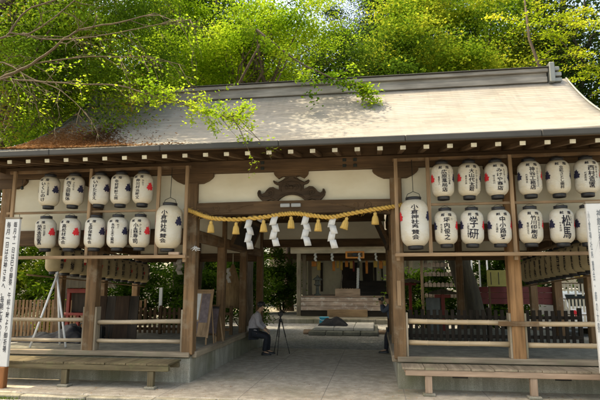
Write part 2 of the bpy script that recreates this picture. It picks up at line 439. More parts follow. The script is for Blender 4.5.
for i in range(22): p.box(-16+i*1.46, -16+i*1.46+1.45, 15.16, 15.55, -.3, .17+R.uniform(-.01,.01), .02)
p.box(-16, 16, 15.553, 30, -.3, .13, .02)
p = p.build('stone_terrace', M['curb']); p['kind'] = 'structure'

# ------------------------------------------------------------------ gate hall
H = empty('gate_hall', (0,0,0), 'wooden shrine gate hall with pale shingle roof and open centre passage', 'shrine hall')
def part(mb, name, mat, parent=H): return mb.build(name, mat, parent)
# plinth and deck on both sides
for s in (-1, 1):
    mb = MB()
    x0, x1 = sorted((s*1.9, s*6.3))
    mb.box(x0, x1, -.06, 6.2, -.05, .43, .012)
    pl = part(mb, 'plinth', M['base'])
    v = MB()
    for xc in ((-3.15,-4.42,-5.6) if s < 0 else (2.95, 4.62, 5.8)):
        v.box(xc-.13, xc+.13, -.066, -.04, .2, .32, .003)
    v.build('vent', M['black'], pl)
    mb = MB(); mb.box(x0, x1, -.03, 6.15, .43, .53, 0)
    part(mb, 'deck', M['deck'])
    mb = MB(); mb.box(x0, x1, -.13, .02, .455, .545, .008); part(mb, 'deck_sill', M['greyX'])
    xi = s*1.9
    mb = MB(); mb.box(min(xi-s*.09, xi+s*.03), max(xi-s*.09, xi+s*.03), .023, 6.15, .435, .548, .008); part(mb, 'deck_sill', M['greyY'])
# posts
def post(x, y, z1=3.8, w=.21, mat='postZ'):
    mb = MB(); h = w/2
    mb.box(x-h, x+h, y-h, y+h, .5 if abs(x) > 1.0 else 0, z1, .014)
    return part(mb, 'post', M[mat])
for x in (-1.955, 1.955, -3.95, 3.95, -5.95, 5.95):
    post(x, 0, 3.8, .215, 'warmZ' if x == 3.95 else 'postZ')
    post(x, 6, 3.4, .19)
for x in (-1.955, 1.955, -5.95, 5.95):
    for y in (2, 4): post(x, y, 3.4, .18)
# planks nailed to the posts that carry the rails
for x, dx, z in ((-3.95,-.12,1.36), (-3.95,.125,1.36), (3.95,-.125,1.3), (3.95,.125,1.3), (1.955,.125,1.3), (-1.955,-.125,1.32)):
    mb = MB(); mb.box(x+dx-.018, x+dx+.018, -.085, .09, .545, z, .004); part(mb, 'rail_support', M['greyZ'])
# bamboo rails
def rail(x0, x1, z0, z1, r, mat):
    mb = MB(); n = max(3, int((x1-x0)/.33)); pts = []; rr = []
    for i in range(n+1):
        t = i/n; xx = x0+(x1-x0)*t; zz = z0+(z1-z0)*t+.003*math.sin(7*t+x0)
        for d, k in ((-.014, 1.0), (0, 1.14), (.014, 1.0)):
            if 0 < i < n or d == 0: pts.append((xx+d, .0, zz)); rr.append(r*k)
    mb.tube(pts, rr, 10); part(mb, 'bamboo_rail', mat)
rail(-5.85, -4.08, 1.10, 1.11, .038, M['bamboo_grey']); rail(-3.82, -2.07, 1.065, 1.10, .04, M['bamboo_grey'])
rail(-5.85, -4.08, .715, .72, .035, M['bamboo_grey']); rail(-3.82, -2.07, .72, .725, .036, M['bamboo_grey'])
rail(2.08, 3.83, 1.145, 1.13, .042, M['bamboo']); rail(4.07, 5.85, 1.12, 1.12, .042, M['bamboo'])
rail(2.08, 3.83, .775, .77, .042, M['bamboo']); rail(4.07, 5.85, .765, .76, .042, M['bamboo'])
mb = MB(); mb.box(3.62, 4.28, -.135, -.108, 1.085, 1.165, .005); part(mb, 'rail_batten', M['postX'])
# long eave beam, brackets
mb = MB(); mb.box(-6.6, 6.6, -.14, .14, 3.935, 4.17, .012); part(mb, 'eave_beam', M['beamX'])
mb = MB(); mb.box(-6.6, 6.6, -.10, .10, 4.173, 4.42, .012); part(mb, 'upper_beam', M['beamX'])
def bracket(x, hl, z0=3.74, z1=3.932):
    mb = MB()
    pts = [(x-hl, z1), (x-hl, z1-.05), (x-hl*.93, z1-.09), (x-hl*.75, z1-.145), (x-hl*.5, z0), (x+hl*.5, z0), (x+hl*.75, z1-.145), (x+hl*.93, z1-.09), (x+hl, z1-.05), (x+hl, z1)]
    mb.prism(pts, -.115, .115); return part(mb, 'bracket_arm', M['beamX'])
for x in (-1.955, 1.955, -3.95, 3.95, -5.95, 5.95): bracket(x, .42)
bracket(0, .33, 3.83)
mb = MB()
for x in (1.02, 1.22, -.55):
    for z in (3.99, 4.1): mb.box(x-.035, x+.035, -.15, -.13, z-.03, z+.03, .003)
part(mb, 'iron_plate', M['iron'])
# plaster panels
def plaster(x0, x1, z0, z1, y=.0): 
    mb = MB(); mb.box(x0, x1, y-.02, y+.02, z0, z1, 0); part(mb, 'plaster_panel', M['plaster'])
plaster(-1.85, 1.85, 3.30, 3.93)
for a, b in ((-5.84,-4.06), (-3.84,-2.06), (2.06,3.84), (4.06,5.84)):
    plaster(a, b, 2.86, 3.93)
    mb = MB(); mb.box(a-.005, b+.005, -.075, .075, 2.56, 2.865, .01); part(mb, 'lintel', M['beamX'])
# rainbow beam over the passage
pts = []
for i in range(25):
    t = -1+2*i/24; pts.append((1.85*t, 3.345+.012*(1-t*t)))
for i in range(24, -1, -1):
    t = -1+2*i/24; pts.append((1.85*t, 3.065+(.05 if abs(t) < .86 else .05*(1-abs(t))/.14)))
mb = MB(); mb.prism(pts, -.115, .115); kb = part(mb, 'rainbow_beam', M['beamX'])
mb = MB()
def spiral(mb, cx, cz, r0, turns, y, tr, s=1, ph=0, tail=None):
    P = []
    for i in range(int(18*turns)+1):
        a = ph+s*2*PI*i/18; r = r0*(.15+.85*i/(18*turns)); P.append((cx+r*math.cos(a), y, cz+r*math.sin(a)))
    if tail: P += [(x, y, z) for x, z in tail]
    mb.tube(P, tr, 6)
for s in (-1, 1):
    spiral(mb, s*1.45, 3.24, .075, 1.6, -.116, .009, s, 0)
    spiral(mb, s*1.22, 3.25, .055, 1.4, -.116, .008, -s, PI/2)
    mb.tube([(s*1.2, -.116, 3.19), (s*1.05, -.116, 3.22), (s*.9, -.116, 3.27), (s*.72, -.116, 3.29)], [.008,.009,.009,.004], 6)
    mb.tube([(s*1.72, -.116, 3.2), (s*1.6, -.116, 3.15), (s*1.35, -.116, 3.14), (s*1.15, -.116, 3.17)], [.004,.009,.009,.004], 6)
mb.build('carved_scroll', M['beamZ'], kb)
mb = MB(); mb.box(-.195, -.012, -.175, -.118, 3.225, 3.295, .01); mb.box(.012, .195, -.175, -.118, 3.225, 3.295, .01)
part(mb, 'lamp_box', plain('grey lamp plastic', (.30,.31,.31), .5))
# frog-leg strut
half = [(.0,3.845),(.09,3.845),(.118,3.80),(.16,3.765),(.255,3.715),(.30,3.735),(.335,3.76),(.35,3.74),(.33,3.70),(.28,3.675),(.245,3.67),(.235,3.62),(.238,3.575),
        (.29,3.595),(.345,3.63),(.42,3.62),(.475,3.575),(.51,3.525),(.56,3.50),(.595,3.525),(.605,3.575),(.635,3.57),(.655,3.52),(.645,3.46),(.60,3.40),(.545,3.355),(.50,3.352),(.46,3.37),(.40,3.385),(.335,3.372),(.30,3.352),(.25,3.37),(.20,3.415),(.12,3.46),(.05,3.475),(0,3.478)]
pts = half+[(-x, z) for x, z in reversed(half[1:-1])]
mb = MB(); mb.prism(pts, -.10, -.022); fs = part(mb, 'frog_leg_strut', M['darkcarve'])
mb = MB()
for s in (-1, 1):
    spiral(mb, s*.40, 3.515, .075, 1.5, -.103, .013, s, PI/3)
    mb.tube([(s*.30,-.103,3.38),(s*.42,-.103,3.43),(s*.54,-.103,3.42),(s*.61,-.103,3.48),(s*.62,-.103,3.55)], [.006,.014,.016,.014,.005], 6)
    mb.tube([(s*.05,-.103,3.80),(s*.14,-.103,3.745),(s*.24,-.103,3.69),(s*.32,-.103,3.725)], [.008,.013,.012,.005], 6)
    spiral(mb, s*.09, 3.62, .06, 1.3, -.103, .011, -s, 0)
    mb.tube([(0,-.103,3.50),(s*.1,-.103,3.49),(s*.2,-.103,3.45),(s*.27,-.103,3.40)], [.012,.014,.012,.006], 6)
    mb.tube([(s*.19,-.103,3.54),(s*.2,-.103,3.6),(s*.17,-.103,3.67),(s*.08,-.103,3.72),(0,-.103,3.73)], .010, 6)
mb.blob((0,-.10,3.615), .045, (1,.6,1), 10)
mb.build('strut_carving', M['darkcarve'], fs)
# depth beams, back lintels, panels and ceiling boards
for s in (-1, 1):
    mb = MB(); mb.box(s*1.955-.07, s*1.955+.07, .11, 5.9, 2.63, 2.85, .012); part(mb, 'side_beam', M['postY'])
    mb = MB(); mb.box(s*1.955-.018, s*1.955+.018, .11, 1.91, 2.852, 3.42, 0); part(mb, 'plaster_panel', M['plaster'])
    mb = MB(); mb.box(s*1.955-.018, s*1.955+.018, 4.09, 5.9, 2.852, 3.42, 0); part(mb, 'plaster_panel', M['plaster'])
    mb = MB(); mb.box(s*1.955-.08, s*1.955+.08, -.02, 6.02, 3.42, 3.66, .012); part(mb, 'tie_beam', M['beamY'])
    mb = MB(); mb.box(s*5.95-.07, s*5.95+.07, .11, 5.9, 2.70, 2.9, .012); part(mb, 'side_beam', M['beamY'])
    mb = MB(); mb.box(s*5.95-.02, s*5.95+.02, .11, 5.9, 2.902, 4.42, 0); part(mb, 'plaster_panel', M['plaster'])
    mb = MB(); mb.box(s*5.95-.08, s*5.95+.08, -.02, 6.02, 3.72, 3.925, .012); part(mb, 'tie_beam', M['beamY'])
    # gable boards
    mb = MB(); mb.prism([(-1.0,4.05),(7.0,4.05),(5.2,4.95),(3,6.35),(.8,4.95)], 0, .04, Matrix(((0,1,0,s*6.0-.02),(1,0,0,0),(0,0,1,0),(0,0,0,1)))); part(mb, 'gable_board', M['beamZ'])
    # round ceiling wires with small hooks
mb = MB(); mb.box(-1.85, 1.85, 5.93, 6.07, 2.91, 3.14, .01); part(mb, 'lintel', M['beamX'])
plaster(-1.85, 1.85, 3.142, 3.66, 6.0)
mb = MB(); mb.box(-6.6, 6.6, 5.88, 6.12, 3.93, 4.17, .012); part(mb, 'eave_beam', M['beamX'])
mb = MB(); mb.box(-1.85, 1.85, 5.94, 6.06, 3.662, 3.93, .01); part(mb, 'upper_beam', M['beamX'])
for a, b in ((-5.85,-4.05), (-3.85,-2.06), (2.06,3.85), (4.05,5.85)):
    mb = MB(); mb.box(a, b, 5.94, 6.06, 2.48, 2.74, .01); part(mb, 'lintel', M['beamX'])
    plaster(a, b, 2.742, 3.93, 6.0)
mb = MB()
for i in range(34): mb.box(-5.9+i*.347, -5.9+i*.347+.342, .12, 5.9, 3.94+.003*(i % 2), 3.96+.003*(i % 2), .004)
part(mb, 'ceiling_boards', M['beamY'])
# roof
def rz(t): return 4.19+2.5*(.25*t+.75*t*t)
NX, NY = 60, 28
def roof_half(sgn):
    me_v = []; uv = []; F = []
    s = 0; prev = None; ss = []
    for j in range(NY+1):
        t = j/NY; q = Vector((0, 4.3*t, rz(t)))
        if prev is not None: s += (q-prev).length
        prev = q; ss.append(s)
    for j in range(NY+1):
        t = j/NY
        for i in range(NX+1):
            u = i/NX; x = -6.2+12.4*u
            lift = .10*abs(2*u-1)**6*(1-t)**2
            yy = -1.34+4.34*t
            me_v.append((x, yy if sgn < 0 else 6-yy, rz(t)+lift)); uv.append((x+10, ss[j]))
    for j in range(NY):
        for i in range(NX):
            f = (j*(NX+1)+i, j*(NX+1)+i+1, (j+1)*(NX+1)+i+1, (j+1)*(NX+1)+i)
            F.append(f if sgn < 0 else f[::-1])
    me = bpy.data.meshes.new('roof_slope'); me.from_pydata(me_v, [], F)
    l = me.uv_layers.new(name='UVMap')
    for lp in me.loops: l.data[lp.index].uv = uv[lp.vertex_index]
    for f in me.polygons: f.use_smooth = True
    me.materials.append(M['roof']); me.materials.append(M['beamY'])
    o = lk(bpy.data.objects.new('roof_slope', me), H)
    so = o.modifiers.new('thick', 'SOLIDIFY'); so.thickness = .06; so.offset = -1; so.material_offset = 1; so.material_offset_rim = 0
    return o
roof_half(-1); roof_half(1)
# verge trim boards along gable edges, metal flashing
for s in (-1, 1):
    mb = MB(); P = []
    for j in range(0, 29):
        t = j/28; P.append((s*6.21, -1.34+4.34*t, rz(t)+.10*(1-t)**2+.012))
    for j in range(27, -1, -1):
        t = j/28; P.append((s*6.21, 7.34-4.34*t, rz(t)+.10*(1-t)**2+.012))
    mb.tube(P, .024, 8); part(mb, 'verge_trim', plain('pale verge metal', (.20,.21,.195), .4, .3, .15, 2) if s < 0 else bpy.data.materials['pale verge metal'])
# gutter fascia
mb = MB(); 
xs = [-6.24+2.08*i for i in range(7)]
for a, b in zip(xs[:-1], xs[1:]): mb.box(a+.0015, b-.0015, -1.41, -1.345, 4.07, 4.175, .014)
part(mb, 'gutter', M['metal_dark'])
mb = MB(); mb.box(-6.2, 6.2, -1.34, -1.28, 4.08, 4.15, .004); part(mb, 'eave_board', M['beamX'])
mb = MB(); mb.box(-6.2, 6.2, 7.345, 7.41, 4.045, 4.185, .012); part(mb, 'gutter', M['metal_dark'])
# rafters
for k in range(34):
    x = -6.13+k*.3715
    mb = MB(); mb.beam((x,-1.27,4.00), (x,.6,4.345), .064, .086, .005, (1,0,0)); r_ = part(mb, 'rafter', M['beamY'])
    mb = MB(); mb.beam((x,-1.283,3.9976), (x,-1.271,3.9998), .066, .088, .003, (1,0,0)); mb.build('end_cap', M['white_paint'], r_)
# ridge
mb = MB()
mb.box(-5.72, 5.72, 2.80, 3.2, 6.56, 6.70, .01); mb.box(-5.72, 5.72, 2.83, 3.17, 6.703, 6.80, .008); mb.box(-5.74, 5.74, 2.76, 3.24, 6.803, 6.90, .012)
rg = part(mb, 'ridge', wood('grey ridge board', (.17,.165,.15), (.33,.32,.29), 'X'))
mb = MB(); mb.box(-5.76, 5.76, 2.72, 3.28, 6.903, 6.925, .006); mb.build('ridge_cap', M['metal_dark'], rg)
RM = bpy.data.materials['pale verge metal']
for s in (-1, 1):
    mb = MB(); a, b = sorted((s*5.745, s*5.87)); mb.box(a, b, 2.7, 3.3, 6.52, 7.02, .02)
    for z in (6.60, 6.74, 6.88):
        a, b = sorted((s*5.873, s*(6.04 if z < 6.8 else 6.0))); mb.box(a, b, 2.78, 3.22, z-.05, z+.05, .015)
    part(mb, 'ridge_end', RM)
# fallen leaves lying on the left end of the roof
mb = MB(); mb.jit = 1
def leafquad(mb, c, d, u, L, W):
    d = d*L; u = u*W*.5; V = [c, c+d*.5+u, c+d, c+d*.5-u]; mb._add(V, [(0,1,2,3)])
for i in range(42000):
    x = -6.19+abs(R.gauss(0, 1))*1.5
    if R.random() < .35: x = R.uniform(-6.19, -2.7)
    
    if x > -2.75: continue
    lim = .66 if x < -4.6 else .66-.30*(x+4.6)
    lim *= 1+.05*math.sin(x*5.1)+.05*math.sin(x*13.7)
    if x > -4.9 and R.random() < (x+4.9)/3.2: lim *= .5
    t = lim*R.random()**1.1*R.uniform(.7,1.2)
    if R.random() < .10: t *= R.uniform(.6, 1.5); x += R.uniform(0, 1.3)
    y = -1.34+4.34*t; u = (x+6.2)/12.4
    z = rz(t)+.10*abs(2*u-1)**6*(1-t)**2+R.uniform(.004, .028)
    a = R.uniform(0, 2*PI); d = Vector((math.cos(a), math.sin(a), R.uniform(-.05,.22))).normalized(); uu = d.cross(Vector((R.uniform(-.6,.6), R.uniform(-.6,.6), 1))).normalized()
    leafquad(mb, Vector((x,y,z)), d, uu, R.uniform(.04,.09), R.uniform(.015,.035))
lt = mb.build('leaf_litter', M['lf_dead']); tag(lt, 'rust brown fallen needles covering the left end of the roof', 'fallen leaves', kind='stuff')

# ------------------------------------------------------------------ lantern racks
for s, word in ((-1, 'left'), (1, 'right')):
    r = empty('lantern_rack', (0,-.4,0), f'pale wooden lattice rack hung under the eave on the {word} of the passage', 'lantern rack', 'lantern racks under the eave')
    for xv, z0 in ((1.95, 2.2), (2.51, 2.3), (3.91, 2.2), (5.55, 2.2)):
        mb = MB(); mb.box(s*xv-.032, s*xv+.032, -.025, .025, z0, 4.03, .005); mb.build('upright', M['lightZ'], r)
    a, b = sorted((s*2.51, s*5.7)); mb = MB(); mb.box(a, b, .028, .07, 3.165, 3.21, .005); mb.build('crossbar', M['lightX'], r)
    a, b = sorted((s*1.9, s*5.7)); mb = MB(); mb.box(a, b, -.09, -.028, 2.27, 2.33, .006); mb.build('crossbar', M['lightX'], r)
    mb = MB(); mb.box(a, b, .028, .075, 3.985, 4.045, .005); mb.build('crossbar', M['postX'], r)
    mb = MB(); mb.box(a, b, .078, .16, 2.285, 2.32, .004); mb.build('shelf_board', M['lightX'], r)

# ------------------------------------------------------------------ lanterns
LAN = [  # x, row, main, right column, left column, left crest, right crest
 (-4.78,1,'いくしのけ','たじま保育園','','k','k'), (-4.26,1,'西之田整体','さわやか','','r','k'), (-3.72,1,'いけたまえ','','','r','k'), (-3.28,1,'中村時計工房','','','r','k'), (-2.83,1,'仲川村治時父','かのう','','k','r'),
 (-4.79,0,'栄造園','代表山田昇','','k','r'), (-4.28,0,'高松材木会','','かしこの会','k','r'), (-3.76,0,'玉伊保青年会','','','r','k'), (-3.30,0,'水谷土木工業所','竹工','','r','k'), (-2.85,0,'小森寿司','かしわ本店','おおやま','k','r'),
 (2.76,1,'広原薬局店','こころの健康','電話七八','r','k'), (3.21,1,'大山代太鼓','かけはし保存会記','青年の会','r','k'), (3.67,1,'みけや商店','たまき一丁目','味の店川','r','k'), (4.22,1,'神谷工務店','でんわ七五の三八','代表神谷','k','r'), (4.68,1,'立松さとし歯科','','','k','k'), (5.14,1,'西村造園','庭の手入れ','代表西村','k','r'),
 (2.78,0,'坪内俊之','三','竹の里町','k','r'), (3.22,0,'学研','','乙訓学習教室','k','r'), (3.67,0,'中小路昇','','大山崎町','k','r'), (4.18,0,'竹川印刷店','名刺はがき','電話九五七','k','r'), (4.68,0,'松馬','とうふ','やまの店','k','r'), (5.09,0,'','','','k','r')]
SIGN_L = ('毎月一日は氏神さまへ。毎朝七時の月次祭', '毎月十一日は巳の御祭・午前十時より御祈祷')
SIGN_R = ('神饌田御田植祭のおしらせ奉賛会より', '小倉神社奉賛会・春の大祭')
alltxt = '献燈小倉神社奉賛会御神燈奉納氏子安全'+''.join(SIGN_L+SIGN_R)
for l in LAN: alltxt += l[2]+l[3]+l[4]
prep_text(alltxt.replace(' ', ''))
def lan_prof(R0, h, e=.62):
    P = []; n = 26
    for i in range(n+1):
        t = -1+2*i/n; k = abs(t)
        r = R0*(1-.035*k*k-(1-.035-e)*max(0, (k-.55)/.45)**2.6)
        P.append((r, t*h/2))
    return P
def lan_r(prof, z):
    for (r0, z0), (r1, z1) in zip(prof[:-1], prof[1:]):
        if z0 <= z <= z1: return r0+(r1-r0)*(z-z0)/(z1-z0)
    return prof[0][0] if z < 0 else prof[-1][0]
def lan_meshes(nm, R0, h, capr):
    prof = lan_prof(R0, h)
    body = MB().lathe(prof, (0,0,0), 32).mesh(nm+'_paper_body', M['lantern'])
    ct = MB().lathe([(capr*.8, h/2-.01), (capr, h/2-.004), (capr*1.02, h/2+.055), (capr*.95, h/2+.058), (capr*.9, h/2+.03), (.01, h/2+.028)], (0,0,0), 24).mesh(nm+'_cap', M['black'])
    cb = MB().lathe([(.01, -h/2-.03), (capr*.86, -h/2-.032), (capr*.9, -h/2-.062), (capr*.96, -h/2-.06), (capr*.98, -h/2+.004), (capr*.8, -h/2+.01)], (0,0,0), 24).mesh(nm+'_ring', M['black'])
    return prof, body, ct, cb
SM = lan_meshes('small', .192, .57, .108); BG = lan_meshes('large', .245, .80, .135)
def crest_pts(ang, z0, sz):
    P = []
    for i in range(48):
        a = 2*PI*i/48
        r = sz*(.60+.30*abs(math.cos(1.5*(a-PI/2)))+.12*math.cos(9*a))
        P.append((ang, r*math.cos(a), z0+r*math.sin(a)*1.1))
    return P
def crest(mb, prof, R0, ang, z0, sz):
    P = crest_pts(ang, z0, sz); V = []; F = []; rings = 4; n = len(P)
    for q in range(rings+1):
        k = q/rings
        for a, du, z in P:
            zz = z0+(z-z0)*k; r = lan_r(prof, zz)+.004; th = a+du*k/R0
            V.append((r*math.sin(th), -r*math.cos(th), zz))
    for q in range(rings):
        for i in range(n): F.append((q*n+i, q*n+(i+1)%n, (q+1)*n+(i+1)%n, (q+1)*n+i))
    mb._add(V, F)
def lantern(kind, x, y, z, main, rc, lc, cl, cr, label, group, rz_=0, header=True, old=False, hang=.0, cr_ang=(1.30, 1.22)):
    prof, body, ct, cb = kind; R0 = .192 if kind is SM else .245; h = .57 if kind is SM else .80
    o = empty('paper_lantern', (x, y, z), label, 'lantern', group, rz_+R.uniform(-.06,.06)); o.rotation_euler.x = R.uniform(-.02,.02); o.rotation_euler.y = R.uniform(-.03,.03)
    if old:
        if 'small_old_shaded' not in bpy.data.meshes:
            m2 = body.copy(); m2.name = 'small_old_shaded'; m2.materials.clear(); m2.materials.append(M['lantern_old_shaded'])
        body = bpy.data.meshes['small_old_shaded']
    inst('paper_body', body, o); inst('cap', ct, o); inst('base_ring', cb, o)
    def mapf(u, v, dn=0):
        r = lan_r(prof, v)+.004+dn; th = u/R0; return (r*math.sin(th), -r*math.cos(th), v)
    it = []
    if header: it += [('献', -.062, .205, .068, .056), ('燈', .062, .205, .068, .056)]
    if main:
        top = .165 if header else h/2-.09
        ln = len(main); wd = min(.105, .36/ln*1.35) if kind is SM else .155
        if ln <= 2: wd = .15
        if kind is not SM: top = .30; wd = .128
        it += column(main, .0 if not (rc and not lc) else -.01, top, -.225 if kind is SM else -.31, wd)
        if rc: it += column(rc, .088, .15, .15-.042*len(rc), .042)
        if lc: it += column(lc, -.092, .05, .05-.04*len(lc), .036)
    if it:
        mb = MB(); mb.jit = 1; write(mb, it, mapf); mb.build('lettering', M['ink'], o)
    for side, c in ((-1, cl), (1, cr)):
        if c:
            mb = MB(); mb.jit = 1; crest(mb, prof, R0, side*cr_ang[0 if side < 0 else 1], .02 if kind is SM else .10, .082 if kind is SM else .095)
            mb.build('crest', M['red' if c == 'r' else 'navy'], o)
    mb = MB()
    if kind is SM:
        mb.tube([(-.09,0,h/2+.05), (-.05,0,h/2+.085), (0,0,h/2+.1), (.05,0,h/2+.085), (.09,0,h/2+.05)], .004, 5)
        mb.build('handle', M['black'], o)
    else:
        mb.tube([(-.125,0,h/2+.05), (-.10,0,h/2+.12), (0,0,h/2+.165), (.10,0,h/2+.12), (.125,0,h/2+.05)], .006, 6); mb.tube([(0,0,h/2+.16), (0,0,h/2+.24), (0,0,4.0-z)], .006, 5); mb.build('handle', M['iron'], o)
    return o
ORD = ['first','second','third','fourth','fifth','sixth']
cnt = {}
for x, row, main, rc, lc, cl, cr in LAN:
    s = 'left' if x < 0 else 'right'; key = (s, row); i = cnt.get(key, 0); cnt[key] = i+1
    look = {'r': 'red', 'k': 'dark'}; vis = look[cr] if s == 'left' else (look[cl] if row else look[cl])
    lab = f"{vis}-crested paper lantern, {ORD[i]} from left, {'upper' if row else 'lower'} row of the {s} rack"
    if x == 5.09: lab = 'blank white paper lantern with dark crest, partly behind the right white signboard'
    lantern(SM, x, -.4-.0, 3.60 if row else 2.765, main, rc, lc, cl, cr, lab, 'small paper lanterns on the front racks', rz_=0 if x < 0 else .02)
lantern(BG, -2.28, -.4, 2.855, '小倉神社奉賛会', '', '', 'r', 'k', 'large paper lantern with dark crest hanging just left of the passage', 'large lanterns beside the passage', 0, False)
lantern(BG, 2.25, -.4, 2.855, '小倉神社奉賛会', '', '', 'r', 'k', 'large paper lantern with red crest hanging just right of the passage', 'large lanterns beside the passage', 0, False)
REAR = ['御神燈','奉納','氏子安全','神社会','献燈会','奉賛会','山田昇','西村','大山代','小倉']
for i in range(12):
    y = 1.2+i*.415; lantern(SM, -5.62, y, 2.36-.021*i, REAR[i % 10], '', '', 'r' if i % 2 else None, None, 'aged cream, shade-darkened paper lantern in the inner row along the left end wall', 'inner row of lanterns along the left end', PI/2, True, True)
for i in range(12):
    y = .6+i*.415; lantern(SM, 5.62, y, 2.36-.020*i, REAR[(i+3) % 10], '', '', None, None, 'aged cream, shade-darkened paper lantern in the inner row along the right end wall', 'inner row of lanterns along the right end', -PI/2, True, True)
for s, word in ((-1,'left'),(1,'right')):
    for dz in (0,):
        mb = MB(); mb.beam((s*5.62,.3,2.79), (s*5.62,5.9,2.52), .04, .05); mb.beam((s*5.62,.3,1.99), (s*5.62,5.9,1.72), .045, .03)
        o = mb.build('lantern_rail', M['lightY']); tag(o, f'pair of long wooden rails carrying the inner lantern row at the {word} end', 'rail')

# ------------------------------------------------------------------ shimenawa rope, tassels, paper streamers
RP = [(-2.06,3.23),(-1.87,3.16),(-1.68,3.085),(-1.45,3.03),(-1.0,3.005),(-.5,3.04),(-.15,3.085),(.1,3.095),(.4,3.055),(.75,3.015),(1.1,3.07),(1.5,3.135),(1.85,3.18),(2.08,3.215)]
def cr_(P, t):
    n = len(P)-1; i = min(int(t*n), n-1); f = t*n-i
    p = [Vector(P[max(0, min(n, i+k))]) for k in (-1,0,1,2)]
    return .5*((2*p[1])+(p[2]-p[0])*f+(2*p[0]-5*p[1]+4*p[2]-p[3])*f*f+(3*p[1]-p[0]-3*p[2]+p[3])*f**3)
mb = MB()
for k in range(2):
    P = []; rr = []; n = 520
    for i in range(n+1):
        t = i/n; c = cr_(RP, t); a = 2*PI*(t*33+k/2); r = .020
        P.append((c[0], -.20+r*math.cos(a), c[1]+r*math.sin(a))); rr.append(.0235*(1 if t > .03 else .6+.4*t/.03))
    mb.tube(P, rr, 7)
for i in range(260):
    t = R.uniform(.02,.98); c = cr_(RP, t); a = R.uniform(0, 2*PI); q = Vector((c[0], -.20+.042*math.cos(a), c[1]+.042*math.sin(a))); d = Vector((R.choice((-1,1))*R.uniform(.5,1), .5*math.cos(a), .6*math.sin(a)-.15)).normalized(); L = R.uniform(.02,.07)
    mb.tube([q-d*.02, q+d*L*.5, q+d*L+Vector((0,0,-.008))], [.0022,.0018,.0008], 3)
o = mb.build('sacred_rope', M['rope']); tag(o, 'thick twisted golden straw rope strung wavily across the passage', 'rope')
def rope_z(x):
    best = min((abs(cr_(RP, i/300)[0]-x), cr_(RP, i/300)[1]) for i in range(301)); return best[1]
TW = ['first','second','third','fourth','fifth','sixth','seventh']
tl = [(-1.52,0,0),(-1.03,.0,.05),(-.50,0,0),(.02,0,0),(.53,.03,0),(1.06,.30,.0),(1.57,.02,0)]
for i, (x, tilt, ty) in enumerate(tl):
    z = rope_z(x)-.055
    o = empty('straw_tassel', (x,-.205,z), f'golden straw tassel, {TW[i]} from the left along the rope' + (', swung askew' if i == 5 else ''), 'tassel', 'straw tassels on the rope')
    o.rotation_euler.y = tilt; o.scale = (.90,.90,.95)
    mb = MB()
    mb.lathe([(.012,0),(.03,-.01),(.036,-.035),(.03,-.06),(.045,-.075),(.058,-.11),(.068,-.18),(.072+.004*(i%3),-.238),(.05,-.236),(.02,-.22)], n=36, rip=.07, ripn=12)
    mb.build('straw_skirt', M['tassel'], o)
    mb = MB(); mb.lathe([(.034,-.052),(.036,-.06),(.034,-.07)], n=16); mb.tube([(0,0,-.01),(0,-.01,.05)], .006, 5); mb.build('binding', M['rope'], o)
def shide(name, x, y, z, L, W, label, group, tw=0, seed=0):
    rr = random.Random(seed)
    mb = MB(); n = 4; h = L/n; dx = 0; Wd = W
    P = []
    zz = z0 = 0
    for k in range(n):
        s = 1 if k % 2 == 0 else -1
        sl_ = .35*Wd*s
        xo = dx; y0 = rr.uniform(-.02,.02); y1 = rr.uniform(-.03,.03)
        top = -k*h+ (.02 if k else .0); bot = -(k+1)*h-.03
        a = Vector((xo-Wd/2, y0, top)); b = Vector((xo+Wd/2, y0+.01, top+.02*s)); c = Vector((xo+Wd/2+sl_*-1, y1, bot+.01)); d = Vector((xo-Wd/2-sl_, y1-.01, bot))
        m1 = (a+d)/2+Vector((0,-.012,0)); m2 = (b+c)/2+Vector((0,-.012,0))
        mb._add([a,b,m2,m1,c,d], [(0,1,2,3),(3,2,4,5)], True)
        dx += -sl_*1.0 + (.03*s)
    mb.jit = 1
    o = mb.build(name, M['paper']); o.location = (x,y,z); o.rotation_euler.z = tw
    so = o.modifiers.new('thick','SOLIDIFY'); so.thickness = .003
    return tag(o, label, 'paper streamer', group)
for i, (x, tw) in enumerate(((-.77,.5),(-.28,0),(.31,.25),(.80,-.1))):
    shide('paper_streamer', x, -.21, rope_z(x)-.03, .52, .125, f'white zigzag paper streamer, {TW[i]} from the left on the golden rope', 'paper streamers on the rope', tw, i+3)
for i, x in enumerate((-3.32,-3.02)):
    shide('paper_streamer', x*1.0-.9, 5.2, 2.52-.0, .42, .16, f"small white paper streamer at the back of the left bay, {'left' if i == 0 else 'right'} of the two", 'paper streamers at the back of the left bay', .1*i, i+11)
# ------------------------------------------------------------------ steps in front of the deck
def step(x0, x1, yf, zt, legs, mat, topm, label):
    o = empty('wooden_step', ((x0+x1)/2, yf, 0), label, 'step bench', 'step benches before the deck'); cx = (x0+x1)/2
    mb = MB(); n = int((x1-x0)/.36); w_ = (x1-x0)/n
    for i in range(n):
        mb.box(x0-cx+i*w_+.004, x0-cx+(i+1)*w_-.004, -.02+R.uniform(-.008,.008), -.16-yf, zt-.035+R.uniform(-.003,.003), zt, .004)
    mb.build('top_boards', topm, o)
    mb = MB(); mb.box(x0-cx+.05, x1-cx-(.0), -.015, .065, zt-.128, zt-.038, .006); mb.build('front_beam', mat[0], o)
    mb = MB(); mb.box(x0-cx+.05, x1-cx, -.30-yf, -.22-yf, zt-.128, zt-.038, .006); mb.build('back_beam', mat[0], o)
    for x in legs:
        mb = MB(); mb.box(x-cx-.055, x-cx+.055, .0, .09, .045, zt-.13, .006); lg = mb.build('leg', mat[1], o)
        mb = MB(); mb.box(x-cx-.1, x-cx+.1, -.04, .13, 0, .045, .01); mb.build('foot_stone', M['curb'], lg)
